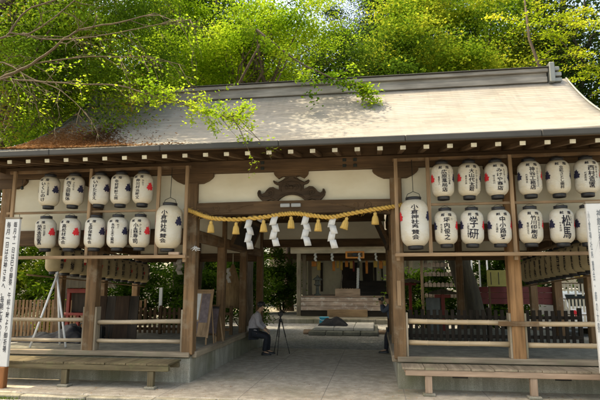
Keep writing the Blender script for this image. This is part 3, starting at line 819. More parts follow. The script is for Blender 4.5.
step(-5.95, -2.03, -.75, .43, (-5.6,-3.98,-2.36), (M['mossX'],M['mossZ']), M['mossY'], 'weathered mossy wooden step bench along the left deck')
step(1.95, 5.95, -.62, .445, (2.37,4.0,5.6), (M['pinkX'],M['pinkZ']), M['greyY'], 'newer pinkish cedar step bench along the right deck')

# ------------------------------------------------------------------ white sign boards
def signboard(x0, wdt, y, z0, z1, cols, label, colr, num=True):
    o = empty('signboard', (x0+wdt/2, y, 0), label, 'sign board', 'tall white sign boards')
    mb = MB(); mb.box(-wdt/2, wdt/2, -.03, .03, z0, z1, .006); mb.build('panel', M['paper'], o)
    mb = MB(); mb.box(-wdt*.42, wdt*.42, -.06, .06, -.09, z0-.001, .01); mb.build('foot_post', wood('rusty foot wood '+label[:4], (.20,.075,.03), (.34,.15,.06), 'Z'), o)
    mb = MB(); mb.box(-wdt/2-.008, wdt/2+.008, -.04, .04, z1+.001, z1+.03, .004); mb.build('top_strip', M['greyX'], o)
    mb = MB(); mb.jit = 1
    it = []
    for (s, u, wd, top, bot) in cols: it += column(s, u, z1-top, z0+bot, wd)
    write(mb, it, lambda u, v, dn=0: (u, -.034-dn, v), False)
    mb.build('lettering', colr, o)
    return o
signboard(-5.185, .285, -1.0, .36, 2.985, ((SIGN_L[0], -.062, .078, .05, .25), (SIGN_L[1], .07, .07, .05, .25)), 'tall white board with two columns of black writing before the left end', M['ink'])
signboard(4.845, .30, -1.0, .47, 3.05, ((SIGN_R[0], .03, .085, .10, .35), (SIGN_R[1], -.125, .035, .12, .6)), 'tall white board with faded writing before the right end', plain('faded sign ink', (.16,.18,.2), .8))

# ------------------------------------------------------------------ things on the deck
def fence(x0, x1, y, z0, z1, mat, label, pitch=.115, wd=.07, rails=(.2,.78), name='slat_fence'):
    o = empty(name, ((x0+x1)/2, y, z0), label, 'fence', 'slat fences'); L = x1-x0; h = z1-z0
    mb = MB(); n = int(L/pitch)
    for i in range(n):
        xx = -L/2+pitch*(i+.5)+R.uniform(-.004,.004); mb.box(xx-wd/2, xx+wd/2, -.012, .012, .03, h+R.uniform(-.012,.012), .004)
    mb.build('slats', mat[0], o)
    for k in rails:
        mb = MB(); mb.box(-L/2, L/2, .0125, .05, h*k-.035, h*k+.035, .004); mb.build('fence_rail', mat[1], o)
    for xx in (-L/2, 0, L/2):
        mb = MB(); mb.box(xx-.04, xx+.04, .0505, .12, 0, h+.05, .006); mb.build('fence_post', mat[0], o)
    return o
fence(2.1, 5.85, 2.35, .53, 1.24, (M['blackZ'],M['blackX']), 'low black slat fence across the right bay of the hall', .13, .075)
fence(-5.85, -2.1, 3.3, .53, 1.20, (M['beamZ'],M['beamX']), 'low brown slat fence across the left bay of the hall', .13, .075)
o = fence(-13.4, -6.2, 7.2, -.08, 1.25, (M['postZ'],M['postX']), 'bare timber slat fence outside beyond the left end', .14, .095)
# white pole tripod
o = empty('pole_tripod', (-5.25,.5,.54), 'three white poles leaning together as a tripod in the left bay', 'tripod stand')
for a, b in (((-.12,-.28,0),(.05,.22,1.5)), ((.17,.28,0),(.02,.25,1.52)), ((.60,-.18,0),(.0,.24,1.5))):
    mb = MB(); mb.tube([a, b], .022, 8); mb.build('pole', M['white_metal'], o)
mb = MB(); mb.lathe([(.03,1.41),(.05,1.43),(.05,1.46),(.03,1.48)], (.02,.23,0), 12); mb.build('binding', M['string'], o)
# tarpaulin heap and machine
mb = MB(); P = []
for i in range(61):
    row = []
    for j in range(31):
        x = -1.0+1.75*i/60; y = -.5+1.0*j/30
        ed = min(1, 4*min(i, 60-i)/60, 3.0*min(j, 30-j)/30)
        h = .17+.10*math.sin(4.1*x+.6)+.05*math.sin(9*x+5*y)+.035*abs(math.sin(13*x-9*y+2*math.sin(5*y)))+.03*abs(math.sin(21*y+6*x))
        row.append(Vector((x+.03*math.sin(17*y), y+.03*math.sin(15*x), max(.004, h*ed**.5))))
    P.append(row)
mb.grid(P)
o = mb.build('tarpaulin_heap', M['tarp']); o.location = (-5.5,1.55,.535); tag(o, 'heap under a blue black tarpaulin on the left deck', 'tarpaulin')
o = empty('generator', (-4.86,1.75,.535), 'small dark engine on a tube frame beside the tarpaulin heap', 'machine')
mb = MB(); mb.box(-.2,.2,-.15,.15,.06,.30,.03); mb.lathe([(.09,-.12),(.11,-.1),(.11,.1),(.09,.12)], (.0,-.17,.2), 16, M=Matrix.Rotation(PI/2,4,'X')); mb.build('engine', M['black'], o)
mb = MB()
for s in (-1,1): mb.tube([(-.26,s*.17,0),(-.26,s*.17,.38),(.26,s*.17,.38),(.26,s*.17,0)], .016, 6)
mb.tube([(-.26,-.17,.02),(-.26,.17,.02)], .016, 6); mb.tube([(.26,-.17,.02),(.26,.17,.02)], .016, 6); mb.build('frame', M['metal_dark'], o)
# dark boards standing together behind the left mid post
o = empty('folding_screen', (-4.62,2.1,.535), 'dark brown folding panels standing behind the left middle post', 'folding screen')
for i in range(4):
    a = -.55+i*.29; mb = MB(); yy = .1 if i % 2 else -.02; y2 = -.02 if i % 2 else .1
    mb.prism([(a-.012,.0),(a+.29,.0),(a+.275,.98),(a+.0,.98+.0)], 0, .03, Matrix(((1,0,0,0),((y2-yy)/.29,1,.10,yy-(y2-yy)/.29*a),(0,0,1,0),(0,0,0,1)))); mb.build('panel', M['blackZ'] if i % 2 else wood('umber board', (.05,.03,.02), (.09,.055,.035), 'Z'), o)
# notice boards just inside the passage on the left
def notice(name, x, y, w_, h_, lean, label, kind):
    o = empty(name, (x,y,.54), label, 'notice board', None, -.25)
    B = Matrix.Rotation(lean, 4, 'X')
    mb = MB(); mb.box(-w_/2,w_/2,-.012,.012,.18,h_,.004,B); mb.build('panel', M['light'+'Z'] if kind else M['black'], o)
    mb = MB()
    for a,b,c,d in ((-w_/2-.02,-w_/2+.02,.14,h_+.03),(w_/2-.02,w_/2+.02,.14,h_+.03)): mb.box(a,b,-.03,-.013,c,d,.004,B)
    for c,d in ((.16,.2),(h_-.02,h_+.02)): mb.box(-w_/2+.022,w_/2-.022,-.03,-.013,c,d,.004,B)
    mb.build('frame', M['lightZ'] if kind else M['beamZ'], o)
    mb = MB()
    if kind:
        mb.box(-w_*.40,-w_*.05,-.018,-.0125,h_*.45,h_*.94,.001,B); mb.build('white_sheet', plain('grey white sheet', (.45,.46,.46), .8), o)
        mb = MB(); mb.box(.0,w_*.40,-.018,-.0125,h_*.40,h_*.94,.001,B); mb.box(-w_*.4,-w_*.02,-.018,-.0125,h_*.2,h_*.42,.001,B); mb.build('brown_sheet', M['purple'], o)
    else:
        mb.box(-w_*.42,w_*.42,-.018,-.0125,h_*.22,h_*.92,.001,B); mb.build('picture', M['purple'], o)
    mb = MB()
    for xx in (-w_/2+.03, w_/2-.03): mb.beam((xx,.02,.0),(xx,.02-math.sin(lean)*0+.0,.2),.03,.03); mb.beam((xx,.33,0),(xx,-math.sin(lean)*h_*.8+.02,h_*.75),.025,.025)
    mb.build('easel_leg', M['lightZ'], o)
notice('notice_board', -2.22, 1.15, .52, 1.14, -.20, 'pale wooden notice board on an easel beside the left passage post', True)
notice('framed_poster', -2.02, 1.5, .3, .80, -.20, 'small dark framed poster on an easel right of the pale notice board', False)
# straw bundle with tassel hung at the back of the left bay
o = empty('straw_mat', (-2.42,4.6,0), 'brown straw rain mat hanging behind the left passage posts', 'straw mat')
mb = MB(); mb.lathe([(.03,2.35),(.07,2.25),(.15,2.0),(.22,1.7),(.28,1.35),(.31,1.15),(.27,1.16),(.05,1.3)], n=40, rip=.05, ripn=16); mb.build('straw_skirt', M['straw'], o)
mb = MB(); mb.tube([(0,0,2.33),(0,0,2.65)], .012, 6); mb.build('cord', M['string'], o)
shide('paper_streamer', -2.45, 4.28, 2.22, .36, .09, 'narrow white paper streamer hanging before the brown straw mat', 'paper streamers at the back of the left bay', 0, 31)
# votive plaques leaning out high up on both passage sides
def plaque(s, y0, y1, z0, z1, label):
    o = empty('votive_plaque', (s*1.86, (y0+y1)/2, z0), label, 'votive plaque', 'votive plaques high in the passage')
    L = y1-y0; h = z1-z0; lean = .42
    B = Matrix(((1,0,-s*lean,0),(0,1,0,0),(0,0,1,0),(0,0,0,1)))
    mb = MB(); mb.box(-.02,.02,-L/2,L/2,0,h,.004,B); mb.build('panel', M['blackY'], o)
    mb = MB()
    for a,b in ((-L/2-.05,-L/2+.03),(L/2-.03,L/2+.05)): mb.box(-.045,.045,a,b,-.05,h+.05,.008,B)
    for a,b in ((-.05,.03),(h-.03,h+.05)): mb.box(-.046,.046,-L/2+.032,L/2-.032,a,b,.008,B)
    mb.build('frame', M['beamY'], o)
plaque(-1, 2.4, 4.4, 2.72, 3.36, 'dark framed votive plaque leaning out high on the left passage side')
plaque(1, 2.2, 4.2, 2.72, 3.36, 'dark framed votive plaque leaning out high on the right passage side')
# small strip on the right post, wooden block on the left rack, tied paper
mb = MB(); mb.box(1.925,1.99,-.125,-.110,1.42,1.86,.003); o = mb.build('name_strip', M['lightZ']); tag(o, 'narrow pale wooden strip nailed to the right passage post', 'wooden strip')
mb = MB(); mb.box(-.1,.1,-.05,.05,0,.055,.01); o = mb.build('wooden_block', M['pinkX']); o.location = (-2.13,-.45,2.331); o.rotation_euler.z = .08; tag(o, 'small pale wooden block on the left rack below the large lantern', 'wooden block')
mb = MB(); mb.jit = 1
for i in range(7):
    a = i*.9; mb.tube([(0,0,0),(.05*math.cos(a),.01*i-.03,.04*math.sin(a)),(.1*math.cos(a+.4),.0,.035*math.sin(a+.4)-.02)], [.018,.014,.006], 5)
o = mb.build('tied_paper_fortune', M['paper']); o.location = (-1.83,-.15,2.47); tag(o, 'white paper fortune knotted on the left passage post', 'paper fortune')
for i,(x,z) in enumerate(((-5.42,3.72),(-5.42,3.06))):
    mb = MB(); mb.tube([(0,0,.14),(0,0,.0)], .005, 5); mb.lathe([(.01,.02),(.028,.0),(.03,-.04),(.012,-.055)], n=10)
    o = mb.build('hanging_hook', M['iron']); o.location = (x,-.35,z); tag(o, f"small black hanging hook, {'upper' if i == 0 else 'lower'} of two left of the lanterns", 'hook', 'hooks left of the lanterns')

# ------------------------------------------------------------------ people
def skin_mesh(name, nodes, edges, mat, sub=2, root=0):
    """nodes: (x,y,z,rx,ry)"""
    me = bpy.data.meshes.new(name); me.from_pydata([n[:3] for n in nodes], edges, [])
    o = bpy.data.objects.new(name, me); COL.objects.link(o)
    me.attributes  # touch
    m = o.modifiers.new('skin','SKIN'); m.use_smooth_shade = True
    if not me.skin_vertices: 
        bm = bmesh.new(); bm.from_mesh(me); bm.verts.layers.skin.verify(); bm.to_mesh(me); bm.free()
    for i, n in enumerate(nodes):
        sv = me.skin_vertices[0].data[i]; sv.radius = (n[3], n[4]); sv.use_root = (i == root)
    s = o.modifiers.new('sub','SUBSURF'); s.levels = sub; s.render_levels = sub
    dg = bpy.context.evaluated_depsgraph_get(); em = bpy.data.meshes.new_from_object(o.evaluated_get(dg)); em.name = name
    bpy.data.objects.remove(o); bpy.data.meshes.remove(me)
    em.materials.clear(); em.materials.append(mat)
    for f in em.polygons: f.use_smooth = True
    return em
def chain(nodes, edges, pts, start=None):
    last = start
    for p_ in pts:
        nodes.append(p_); i = len(nodes)-1
        if last is not None: edges.append((last, i))
        last = i
    return last
def hand(nodes, edges, wrist, d, side, up):
    """five short finger chains beyond a palm node; d direction, side thumb side"""
    w_ = Vector(nodes[wrist][:3]); d = Vector(d).normalized(); sd = Vector(side).normalized(); u = Vector(up).normalized()
    pm = w_+d*.055; nodes.append((*pm, .022, .036)); pi = len(nodes)-1; edges.append((wrist, pi))
    for k, L in ((-1.5,.055),(-.5,.068),(.5,.072),(1.5,.065)):
        b0 = pm+d*.035+sd*k*.018; b1 = b0+d*L*.55-u*.012; b2 = b1+d*L*.3-u*.028
        chain(nodes, edges, [(*b0,.0095,.0095),(*b1,.009,.009),(*b2,.0075,.0075)], pi)
    t0 = w_+d*.03+sd*.038; t1 = t0+d*.03+sd*.018-u*.012
    chain(nodes, edges, [(*t0,.011,.011),(*t1,.0085,.0085)], pi)
def head(mb_parent, body_nodes, neck, c, fwd):
    pass
def make_person(loc, rz_, J, label, jacket, hat, hat_mat):
    """J: joint dictionary in local space; the person faces local +X"""
    o = empty('person', loc, label, 'person', None, rz_)
    n = []; e = []
    pel = J['pelvis']; n.append((*pel,.10,.12))
    ch = chain(n, e, [(*J['waist'],.085,.11), (*J['chest'],.09,.12), (*J['shoulder'],.06,.09), (*J['neck'],.05,.05)], 0)
    hd = Vector(J['head']); nk = Vector(J['neck']); f = Vector(J['look']).normalized(); up = Vector((0,0,1)); 
    chain(n, e, [(*(nk+(hd-nk)*.5+f*.01),.055,.055), (*(hd-Vector((0,0,.03))+f*.012),.078,.07), (*(hd+Vector((0,0,.05))),.085,.075), (*(hd+Vector((0,0,.105))-f*.005),.055,.052)], ch)
    shi = 3
    for s in ('l','r'):
        a = [J['sho_'+s], J['elb_'+s], J['wri_'+s]]
        i0 = chain(n, e, [(*a[0],.04,.04), (*((Vector(a[0])+Vector(a[1]))/2),.038,.038), (*a[1],.034,.034), (*((Vector(a[1])+Vector(a[2]))/2),.038,.038), (*a[2],.027,.027)], shi)
        hand(n, e, i0, J['hdir_'+s], J['hside_'+s], (0,0,1))
        l = [J['hip_'+s], J['kne_'+s], J['ank_'+s]]
        chain(n, e, [(*l[0],.07,.07), (*((Vector(l[0])+Vector(l[1]))/2),.062,.062), (*l[1],.05,.05), (*((Vector(l[1])+Vector(l[2]))*.5),.045,.045), (*l[2],.033,.033), (*J['toe_'+s],.022,.02)], 0)
    inst('body', skin_mesh('person_body', n, e, M['skin']), o)
    # face
    r_ = up.cross(f).normalized()
    mb = MB()
    mb.blob(hd+f*.092+Vector((0,0,.005)), .016, (.9,.9,1.4), 8, 0)
    for s in (-1,1): mb.blob(hd+r_*s*.078+Vector((0,0,.01)), .022, (.6,.6,1.2), 8, 0)
    mb.build('nose_and_ears', M['skin'], o)
    mb = MB()
    for s in (-1,1): mb.blob(hd+f*.079+r_*s*.03+Vector((0,0,.028)), .010, (1,1,.7), 8, 0)
    mb.build('eyes', M['hair'], o)
    mb = MB(); mb.blob(hd+f*.079-Vector((0,0,.045)), .02, (.5,1,.3), 8, 0); mb.build('mouth', plain('lips '+label[:5], (.30,.11,.09), .5), o)
    # hair: shell over the back and top of the head
    mb = MB(); P = []
    for i in range(9):
        th = .05+1.75*i/8; row = []
        for k in range(25):
            a = 2*PI*k/24; d = Vector((math.cos(a)*math.sin(th), math.sin(a)*math.sin(th), math.cos(th)))
            front = d.dot(f)
            dd = d.copy()
            if front > .35 and th > .75: dd = (f*front*.8+r_*d.dot(r_)+up*max(d.z,.55)).normalized()
            row.append(hd+Vector((0,0,.04))-f*.008+Vector((dd.x*.098, dd.y*.098, dd.z*.108)))
        P.append(row)
    mb.grid(P); mb.build('hair', M['hair'], o)
    if hat:
        mb = MB(); c = hd+Vector((0,0,.075))
        B = Matrix.Identity(4)
        mb.lathe([(.118,-.01),(.116,.03),(.10,.075),(.06,.098),(.01,.104)], c, 20)
        V = []; 
        br = [c+f*(.10+.085*math.cos(a))+r_*.10*math.sin(a)-Vector((0,0,.005+.012*math.cos(a))) for a in [(-PI/2)+PI*i/12 for i in range(13)]]
        br2 = [q-Vector((0,0,.008)) for q in br]
        mb._add(br+br2, [tuple(range(13)), tuple(range(25,12,-1))]+[(i,13+i,14+i,i+1) for i in range(12)])
        mb.build('cap', hat_mat, o)
    # jacket
    n = []; e = []
    n.append((*(Vector(pel)+Vector((-.01,0,-.03))),.150,.175))
    chain(n, e, [(*J['waist'],.155,.18), (*J['chest'],.15,.185), (*J['shoulder'],.10,.15), (*(Vector(J['neck'])-Vector((0,0,.025))),.066,.066)], 0)
    for s in ('l','r'):
        a = [Vector(J['sho_'+s]), Vector(J['elb_'+s]), Vector(J['wri_'+s])]
        w2 = a[1]+(a[2]-a[1])*.9
        chain(n, e, [(*a[0],.082,.082), (*((a[0]+a[1])/2),.070,.070), (*a[1],.064,.064), (*((a[1]+w2)/2),.055,.055), (*w2,.046,.046)], 3)
    jm = skin_mesh('jacket', n, e, jacket)
    rr = random.Random(len(label))
    for v in jm.vertices: v.co += v.normal*(.008*math.sin(31*v.co.z+9*v.co.x)+.004*rr.uniform(-1,1))
    inst('jacket', jm, o)
    # trousers
    n = []; e = []; n.append((*pel,.14,.16))
    for s in ('l','r'):
        l = [Vector(J['hip_'+s]), Vector(J['kne_'+s]), Vector(J['ank_'+s])]; a2 = l[1]+(l[2]-l[1])*1.02
        chain(n, e, [(*l[0],.10,.10), (*((l[0]+l[1])/2),.092,.092), (*l[1],.078,.078), (*((l[1]+a2)/2),.07,.07), (*a2,.062,.062)], 0)
    inst('trousers', skin_mesh('trousers', n, e, M['trouser']), o)
    for s in ('l','r'):
        a = Vector(J['ank_'+s]); t = Vector(J['toe_'+s]); d = (t-a); d.z = 0; d.normalize(); q = Vector((0,0,1)).cross(d)
        zf = min(a.z, t.z)-.04
        mb = MB(); P = []
        for u, wd, hh in ((-.07,.035,.06),(-.05,.045,.085),(0,.047,.09),(.08,.05,.065),(.15,.05,.05),(.19,.04,.042),(.205,.015,.03)):
            c = Vector((a.x,a.y,zf))+d*u; P.append([c+q*wd*math.cos(b)+Vector((0,0,max(0,hh*math.sin(b)))) for b in [PI*i/10*1.0 for i in range(11)]])
        mb.grid(P); mb._add([P[0][i] for i in range(11)], [tuple(range(11))])
        mb.build('shoe', M['black'], o)
    return o
JS = dict(pelvis=(0,0,.60), waist=(.03,0,.76), chest=(.09,0,.95), shoulder=(.12,0,1.10), neck=(.17,0,1.18), head=(.235,0,1.275), look=(1,.12,-.18),
  sho_l=(.12,.17,1.09), elb_l=(.20,.23,.86), wri_l=(.36,.10,.70), hdir_l=(1,-.4,-.5), hside_l=(0,-1,0),
  sho_r=(.13,-.17,1.09), elb_r=(.17,-.24,.85), wri_r=(.34,-.12,.68), hdir_r=(1,.2,-.6), hside_r=(0,1,0),
  hip_l=(.03,.10,.58), kne_l=(.44,.13,.50), ank_l=(.42,.14,.10), toe_l=(.56,.16,.05), hip_r=(.03,-.10,.58), kne_r=(.40,-.13,.49), ank_r=(.34,-.13,.10), toe_r=(.48,-.15,.05))
ps = make_person((-1.64,3.82,.0), .12, JS, 'seated person in a grey jacket and black cap beside a camera tripod', M['grey_cloth'], True, M['black'])
ps.scale = (.93,.93,.93)
JT = dict(pelvis=(0,0,.80), waist=(.02,0,.94), chest=(.06,0,1.14), shoulder=(.10,0,1.28), neck=(.15,0,1.36), head=(.21,0,1.455), look=(1,0,-.05),
  sho_l=(.09,.18,1.27), elb_l=(.27,.20,1.10), wri_l=(.37,.07,1.33), hdir_l=(.3,-.4,1), hside_l=(-1,0,.2),
  sho_r=(.10,-.18,1.27), elb_r=(.28,-.20,1.10), wri_r=(.37,-.07,1.34), hdir_r=(.3,.4,1), hside_r=(-1,0,.2),
  hip_l=(0,.10,.78), kne_l=(.20,.16,.46), ank_l=(.22,.22,.09), toe_l=(.37,.25,.05), hip_r=(0,-.10,.78), kne_r=(-.05,-.16,.43), ank_r=(-.22,-.2,.09), toe_r=(-.08,-.24,.05))
pt = make_person((2.03,4.75,0), PI*.93, JT, 'standing person in a slate jacket raising a camera behind the right post', M['blue_cloth'], False, M['black'])
pt.scale = (.96,.96,.96)
o = empty('camera', (1.715,4.80,1.345), 'small black camera held up to the standing person\'s face', 'camera', None, PI*.93)
mb = MB(); mb.box(-.03,.03,-.065,.065,.0,.09,.01); mb.box(-.03,.02,-.03,.03,.09,.115,.008); mb.build('camera_body', M['black'], o)
mb = MB(); mb.lathe([(.03,0),(.034,.01),(.034,.07),(.028,.075)], (.03,0,.045), 16, M=Matrix.Rotation(PI/2,4,'Y')); mb.build('lens', M['black'], o)
def tripod(loc, h, spread, label, rz_=0):
    o = empty('camera_tripod', loc, label, 'tripod', None, rz_)
    for k in range(3):
        a = 2*PI*k/3+.4; mb = MB(); f_ = Vector((math.cos(a)*spread, math.sin(a)*spread, 0)); t = Vector((math.cos(a)*.03, math.sin(a)*.03, h)); md = t.lerp(f_, .5)
        mb.tube([t, md], .014, 7); mb.tube([md, f_], .009, 6); lg = mb.build('leg', M['black'], o)
    mb = MB(); mb.lathe([(.03,h-.05),(.045,h-.03),(.045,h+.02),(.02,h+.04),(.02,h+.09),(.04,h+.1),(.04,h+.115)], n=12); mb.tube([(0,0,h+.08),(-.18,-.04,h-.02)], .008, 6); mb.build('head', M['black'], o)
    return o
tripod((-.95,4.05,0), .86, .25, 'black camera tripod standing before the seated person')
o = empty('camera', (-.95,4.05,.98), 'black camera mounted on the tripod before the seated person', 'camera', None, .5)
mb = MB(); mb.box(-.065,.065,-.03,.03,.0,.09,.01); mb.box(-.03,.03,-.03,.02,.09,.115,.008); mb.build('camera_body', M['black'], o)
mb = MB(); mb.lathe([(.03,0),(.034,.01),(.034,.09),(.028,.095)], (0,.03,.045), 16, M=Matrix.Rotation(-PI/2,4,'X')); mb.build('lens', M['black'], o)
# ------------------------------------------------------------------ court: stone bed, bags
o = empty('stone_bed', (.33,11.2,-.05), 'low two-tier grey stone platform lying on the gravel court', 'stone platform')
mb = MB()
for i in range(4): mb.box(-1.25+i*.63, -1.25+(i+1)*.63-.01, -1.7,1.6,0,.15,.025)
mb.build('base_tier', M['stone_dark'], o)
mb = MB()
for i in range(3): mb.box(-1.1+i*.74, -1.1+(i+1)*.74-.012, -1.35,1.35,.152,.27,.02)
mb.build('top_slab', M['stone'], o)
for p0, p1, r_ in (((-1.5,-1.2,.07),(-1.26,-1.2,.07),.065), ((-1.55,-.7,.07),(-1.26,-.7,.07),.065), ((1.28,-1.0,.09),(1.62,-1.0,.09),.075)): MB().tube([p0, p1], r_, 12).build('log_end', M['pinkX'], o)
o = empty('cooler_bag', (-.52,11.3,.222), 'bright cyan cool box on the stone platform in the court', 'cool box')
mb = MB(); mb.box(-.22,.22,-.16,.16,0,.30,.03); mb.build('body', M['cyan'], o); mb = MB(); mb.box(-.235,.235,-.175,.175,.302,.36,.02); mb.build('lid', M['cyan'], o); o.scale = (.8,.8,.8)
mb = MB(); mb.tube([(-.2,-.19,.25),(-.1,-.22,.2),(.1,-.22,.2),(.2,-.19,.25)], .012, 6); mb.build('strap', M['white_metal'], o)
mb = MB(); P = []
for i in range(41):
    row = []
    for j in range(25):
        x = -.55+1.1*i/40; y = -.3+.6*j/24; ed = min(1, 3.2*min(i, 40-i)/40, 3.0*min(j, 24-j)/24)
        h = .10+.10*math.exp(-((x+.22)**2*18+y*y*10))+.16*math.exp(-((x-.22)**2*16+(y-.03)**2*10))+.02*math.sin(17*x+9*y)+.018*math.sin(29*y-13*x)
        row.append(Vector((x+.03*math.sin(14*y), y+.04*math.sin(12*x), max(.0, h*ed**.5))))
    P.append(row)
for row in P:
    for q in row: q.z *= 1.25
mb.grid(P)
o = mb.build('camera_bag', M['cloth_black']); o.location = (-.12,10.75,.222); tag(o, 'slumped black camera bag beside the cyan cool box', 'bag')

# ------------------------------------------------------------------ inner hall beyond the court
W = empty('worship_hall', (0,18.2,.13), 'open fronted wooden worship hall beyond the gravel court', 'shrine hall')
wp = lambda mb, n, m: mb.build(n, m, W)
for x, y in ((-2.55,0),(-2.55,2.2),(-2.35,3.2),(3.4,0),(3.4,2.2),(-4.6,5),(4.6,5)):
    wp(MB().box(x-.11,x+.11,y-.11,y+.11,0,3.35,.012), 'post', M['greyZ'])
wp(MB().box(-3.0,3.9,-.13,.13,3.30,3.66,.015), 'front_beam', wood('pale front beam', (.44,.38,.28), (.64,.57,.45), 'X'))
wp(MB().box(-2.7,3.6,2.1,2.3,3.0,3.3,.015), 'inner_beam', M['beamX'])
mb = MB(); 
for i in range(3): mb.box(-2.4+.0,3.25,-.32+.0,-.28,.30+i*.23,.30+(i+1)*.23-.015,.01)
wp(mb, 'front_boards', wood('bleached board', (.30,.21,.16), (.62,.51,.44), 'X', wear=(.72,.68,.63)))
wp(MB().box(-2.4,3.3,-.34,5.5,.99,1.03,.008), 'floor', wood('worn floor', (.26,.18,.13), (.42,.31,.24), 'X'))
wp(MB().box(-2.4,3.3,-.27,5.4,0,.98,.01), 'under_floor', M['blackX'])
wp(MB().box(-.95,1.1,-.9,-.36,.0,.36,.015), 'plank_step', M['lightX'])
mb = MB(); mb.box(-5.2,5.2,4.9,5.0,1.0,3.9,0); wp(mb, 'back_wall', M['cream'])
for a,b in ((-.55,.55),(1.45,1.6),(-1.9,-1.75),(1.9,2.0),(.75,1.4)): wp(MB().box(a,b,4.86,4.898,1.2,3.0,.01), 'dark_door', M['blackZ'])
mb = MB()
for i in range(7): mb.box(-.45,2.3,2.5+.25*i,2.8+.25*i,1.035,1.09+.13*i,.01)
wp(mb, 'inner_stair', M['blackX'])
for a in (-.5, 2.35): wp(MB().beam((a,2.4,1.3),(a,4.4,2.2),.07,.12), 'stair_rail', M['greyY'])
mb = MB()
mb.prism([(-.9,3.78),(2.6,4.6),(4.5,6.7),(6.4,4.6),(10.6,3.65),(10.6,3.85),(6.6,4.85),(4.5,7.05),(2.4,4.85),(-.9,3.98)], -6.3, 6.3, Matrix(((0,1,0,.4),(1,0,0,0),(0,0,1,0),(0,0,0,1))))
wp(mb, 'roof', M['roof'])
for i in range(-5, 7): wp(MB().box(.55*i-.04,.55*i+.04,-.8,.3,3.663,3.74,.005), 'rafter', M['greyY'])
mb = MB(); mb.box(-5.5,6.3,4.0,4.2,3.2,3.55,0); wp(mb, 'upper_wall', M['beamX'])
o = empty('name_plaque', (.48,18.05,3.16), 'orange framed name plaque under the beam of the worship hall', 'plaque')
mb = MB(); mb.box(-.5,.5,-.03,.03,-.02,.36,.01); mb.build('frame', M['orange'], o); mb = MB(); mb.box(-.4,.4,-.036,-.031,.06,.28,.002); mb.build('panel', M['beamX'], o)
mb = MB(); mb.blob((0,-.04,.17), .13, (1.4,.12,.8), 14, .1, 3); mb.build('emblem', M['black'], o)
o = empty('offering_box', (.05,18.5,1.163), 'plain wooden offering box on the worship hall floor', 'offering box')
mb = MB(); mb.box(-.66,.66,-.3,.3,0,.38,.015); mb.build('box', M['pinkX'], o)
mb = MB(); 
for i in range(9): mb.box(-.6+i*.14,-.6+i*.14+.05,-.28,.28,.382,.41,.004)
mb.build('slats', M['lightY'], o)
o = empty('bell_rope', (.62,18.9,1.45), 'thick white bell rope hanging above the offering box', 'bell rope')
mb = MB()
for k in range(3): mb.tube([(-.06+.022*t*.1+.035*math.cos(t*.8+2*PI*k/3), .035*math.sin(t*.8+2*PI*k/3), .05+t*.05) for t in range(24)], .04, 7)
mb.build('white_rope', M['paper'], o); mb = MB(); mb.tube([(0,0,1.22),(.05,0,1.9)], .06, 8); mb.lathe([(.02,.0),(.12,.05),(.14,.14),(.1,.22),(.03,.26)], (.05,0,1.75), 16); mb.build('bell', M['iron'], o)
for i, x in enumerate((-1.62,-.72,.72,1.58)):
    shide('paper_streamer', x, 18.0, 3.42, .40, .12, f'small white paper streamer on the worship hall beam, {TW[i]} from the left', 'paper streamers on the worship hall', .2*i, i+41)
k = 0
for x, c, wd in ((-2.0,'orange',.3),(-1.72,'yellow',.2),(-.85,'orange',.16),(-.62,'yellow',.16),(-.40,'yellow',.14),(-.1,'orange',.18),(.18,'yellow',.2),(.30,'red_paint',.1),(1.05,'orange',.13),(1.55,'yellow',.22),(1.85,'orange',.2),(2.1,'yellow',.25),(2.5,'orange',.2)):
    y = 20.55-.012*k; z1 = 3.12; ln = R.uniform(.35,.9) if wd < .17 else R.uniform(.3,.55)
    mb = MB(); P = [[(x-wd/2+wd*j/6, y+.012*math.sin(j*2.2+i), z1-ln*i/5) for j in range(7)] for i in range(6)]
    mb.grid(P); o = mb.build('cloth_streamer', M[c]); so = o.modifiers.new('thick','SOLIDIFY'); so.thickness = .006; k += 1
    tag(o, 'hanging ochre or orange cloth strip under the inner beam of the worship hall', 'cloth strip', 'cloth strips in the worship hall')
# stone lantern beside the hall
o = empty('stone_lantern', (-1.75,20.0,1.16), 'small grey stone lantern beside the worship hall posts', 'stone lantern')
mb = MB(); mb.lathe([(.2,0),(.2,.06),(.1,.1),(.085,.5),(.12,.54),(.2,.58),(.2,.64)], n=6, smooth=False); mb.build('pillar', M['stone_dark'], o)
mb = MB(); mb.lathe([(.13,.641),(.13,.85),(.3,.86),(.2,.97),(.07,1.05),(.05,1.12),(.01,1.15)], n=6, smooth=False); mb.build('lantern_head', M['stone_dark'], o)

# ------------------------------------------------------------------ beyond the right bay
def red_post(x, y, h, label):
    o = empty('red_post_stand', (x,y,-.08), label, 'red shrine post', 'red posts beyond the right bay')
    mb = MB(); mb.box(-.05,.05,-.05,.05,0,h,.008); mb.build('post', M['red_paint'], o)
    mb = MB(); mb.prism([(-.34,h-.02),(.34,h-.02),(.36,h+.03),(0,h+.13),(-.36,h+.03)], -.22, .22); mb.build('roof', M['bark_dark'], o)
    mb = MB(); mb.box(-.22,.22,-.03,.03,h-.12,h-.03,.006); mb.build('arm', M['red_paint'], o); return o
red_post(2.73, 9.0, 1.95, 'tall thin red post with small roof behind the fence by the right passage post')
o = red_post(3.38, 5.4, 1.62, 'red post with grey cloth hanging beside it behind the right fence')
mb = MB(); P = [[(-.46+.05*j, -.02+.02*math.sin(j*1.7), 1.5-.17*i) for j in range(9)] for i in range(9)]; mb.grid(P)
c_ = mb.build('grey_cloth', plain('grey hanging cloth', (.14,.16,.165), .8), o); so = c_.modifiers.new('thick','SOLIDIFY'); so.thickness = .006
o = empty('red_panel_wall', (5.9,8.6,-.08), 'dark red painted board wall standing beyond the right bay', 'wall')
mb = MB()
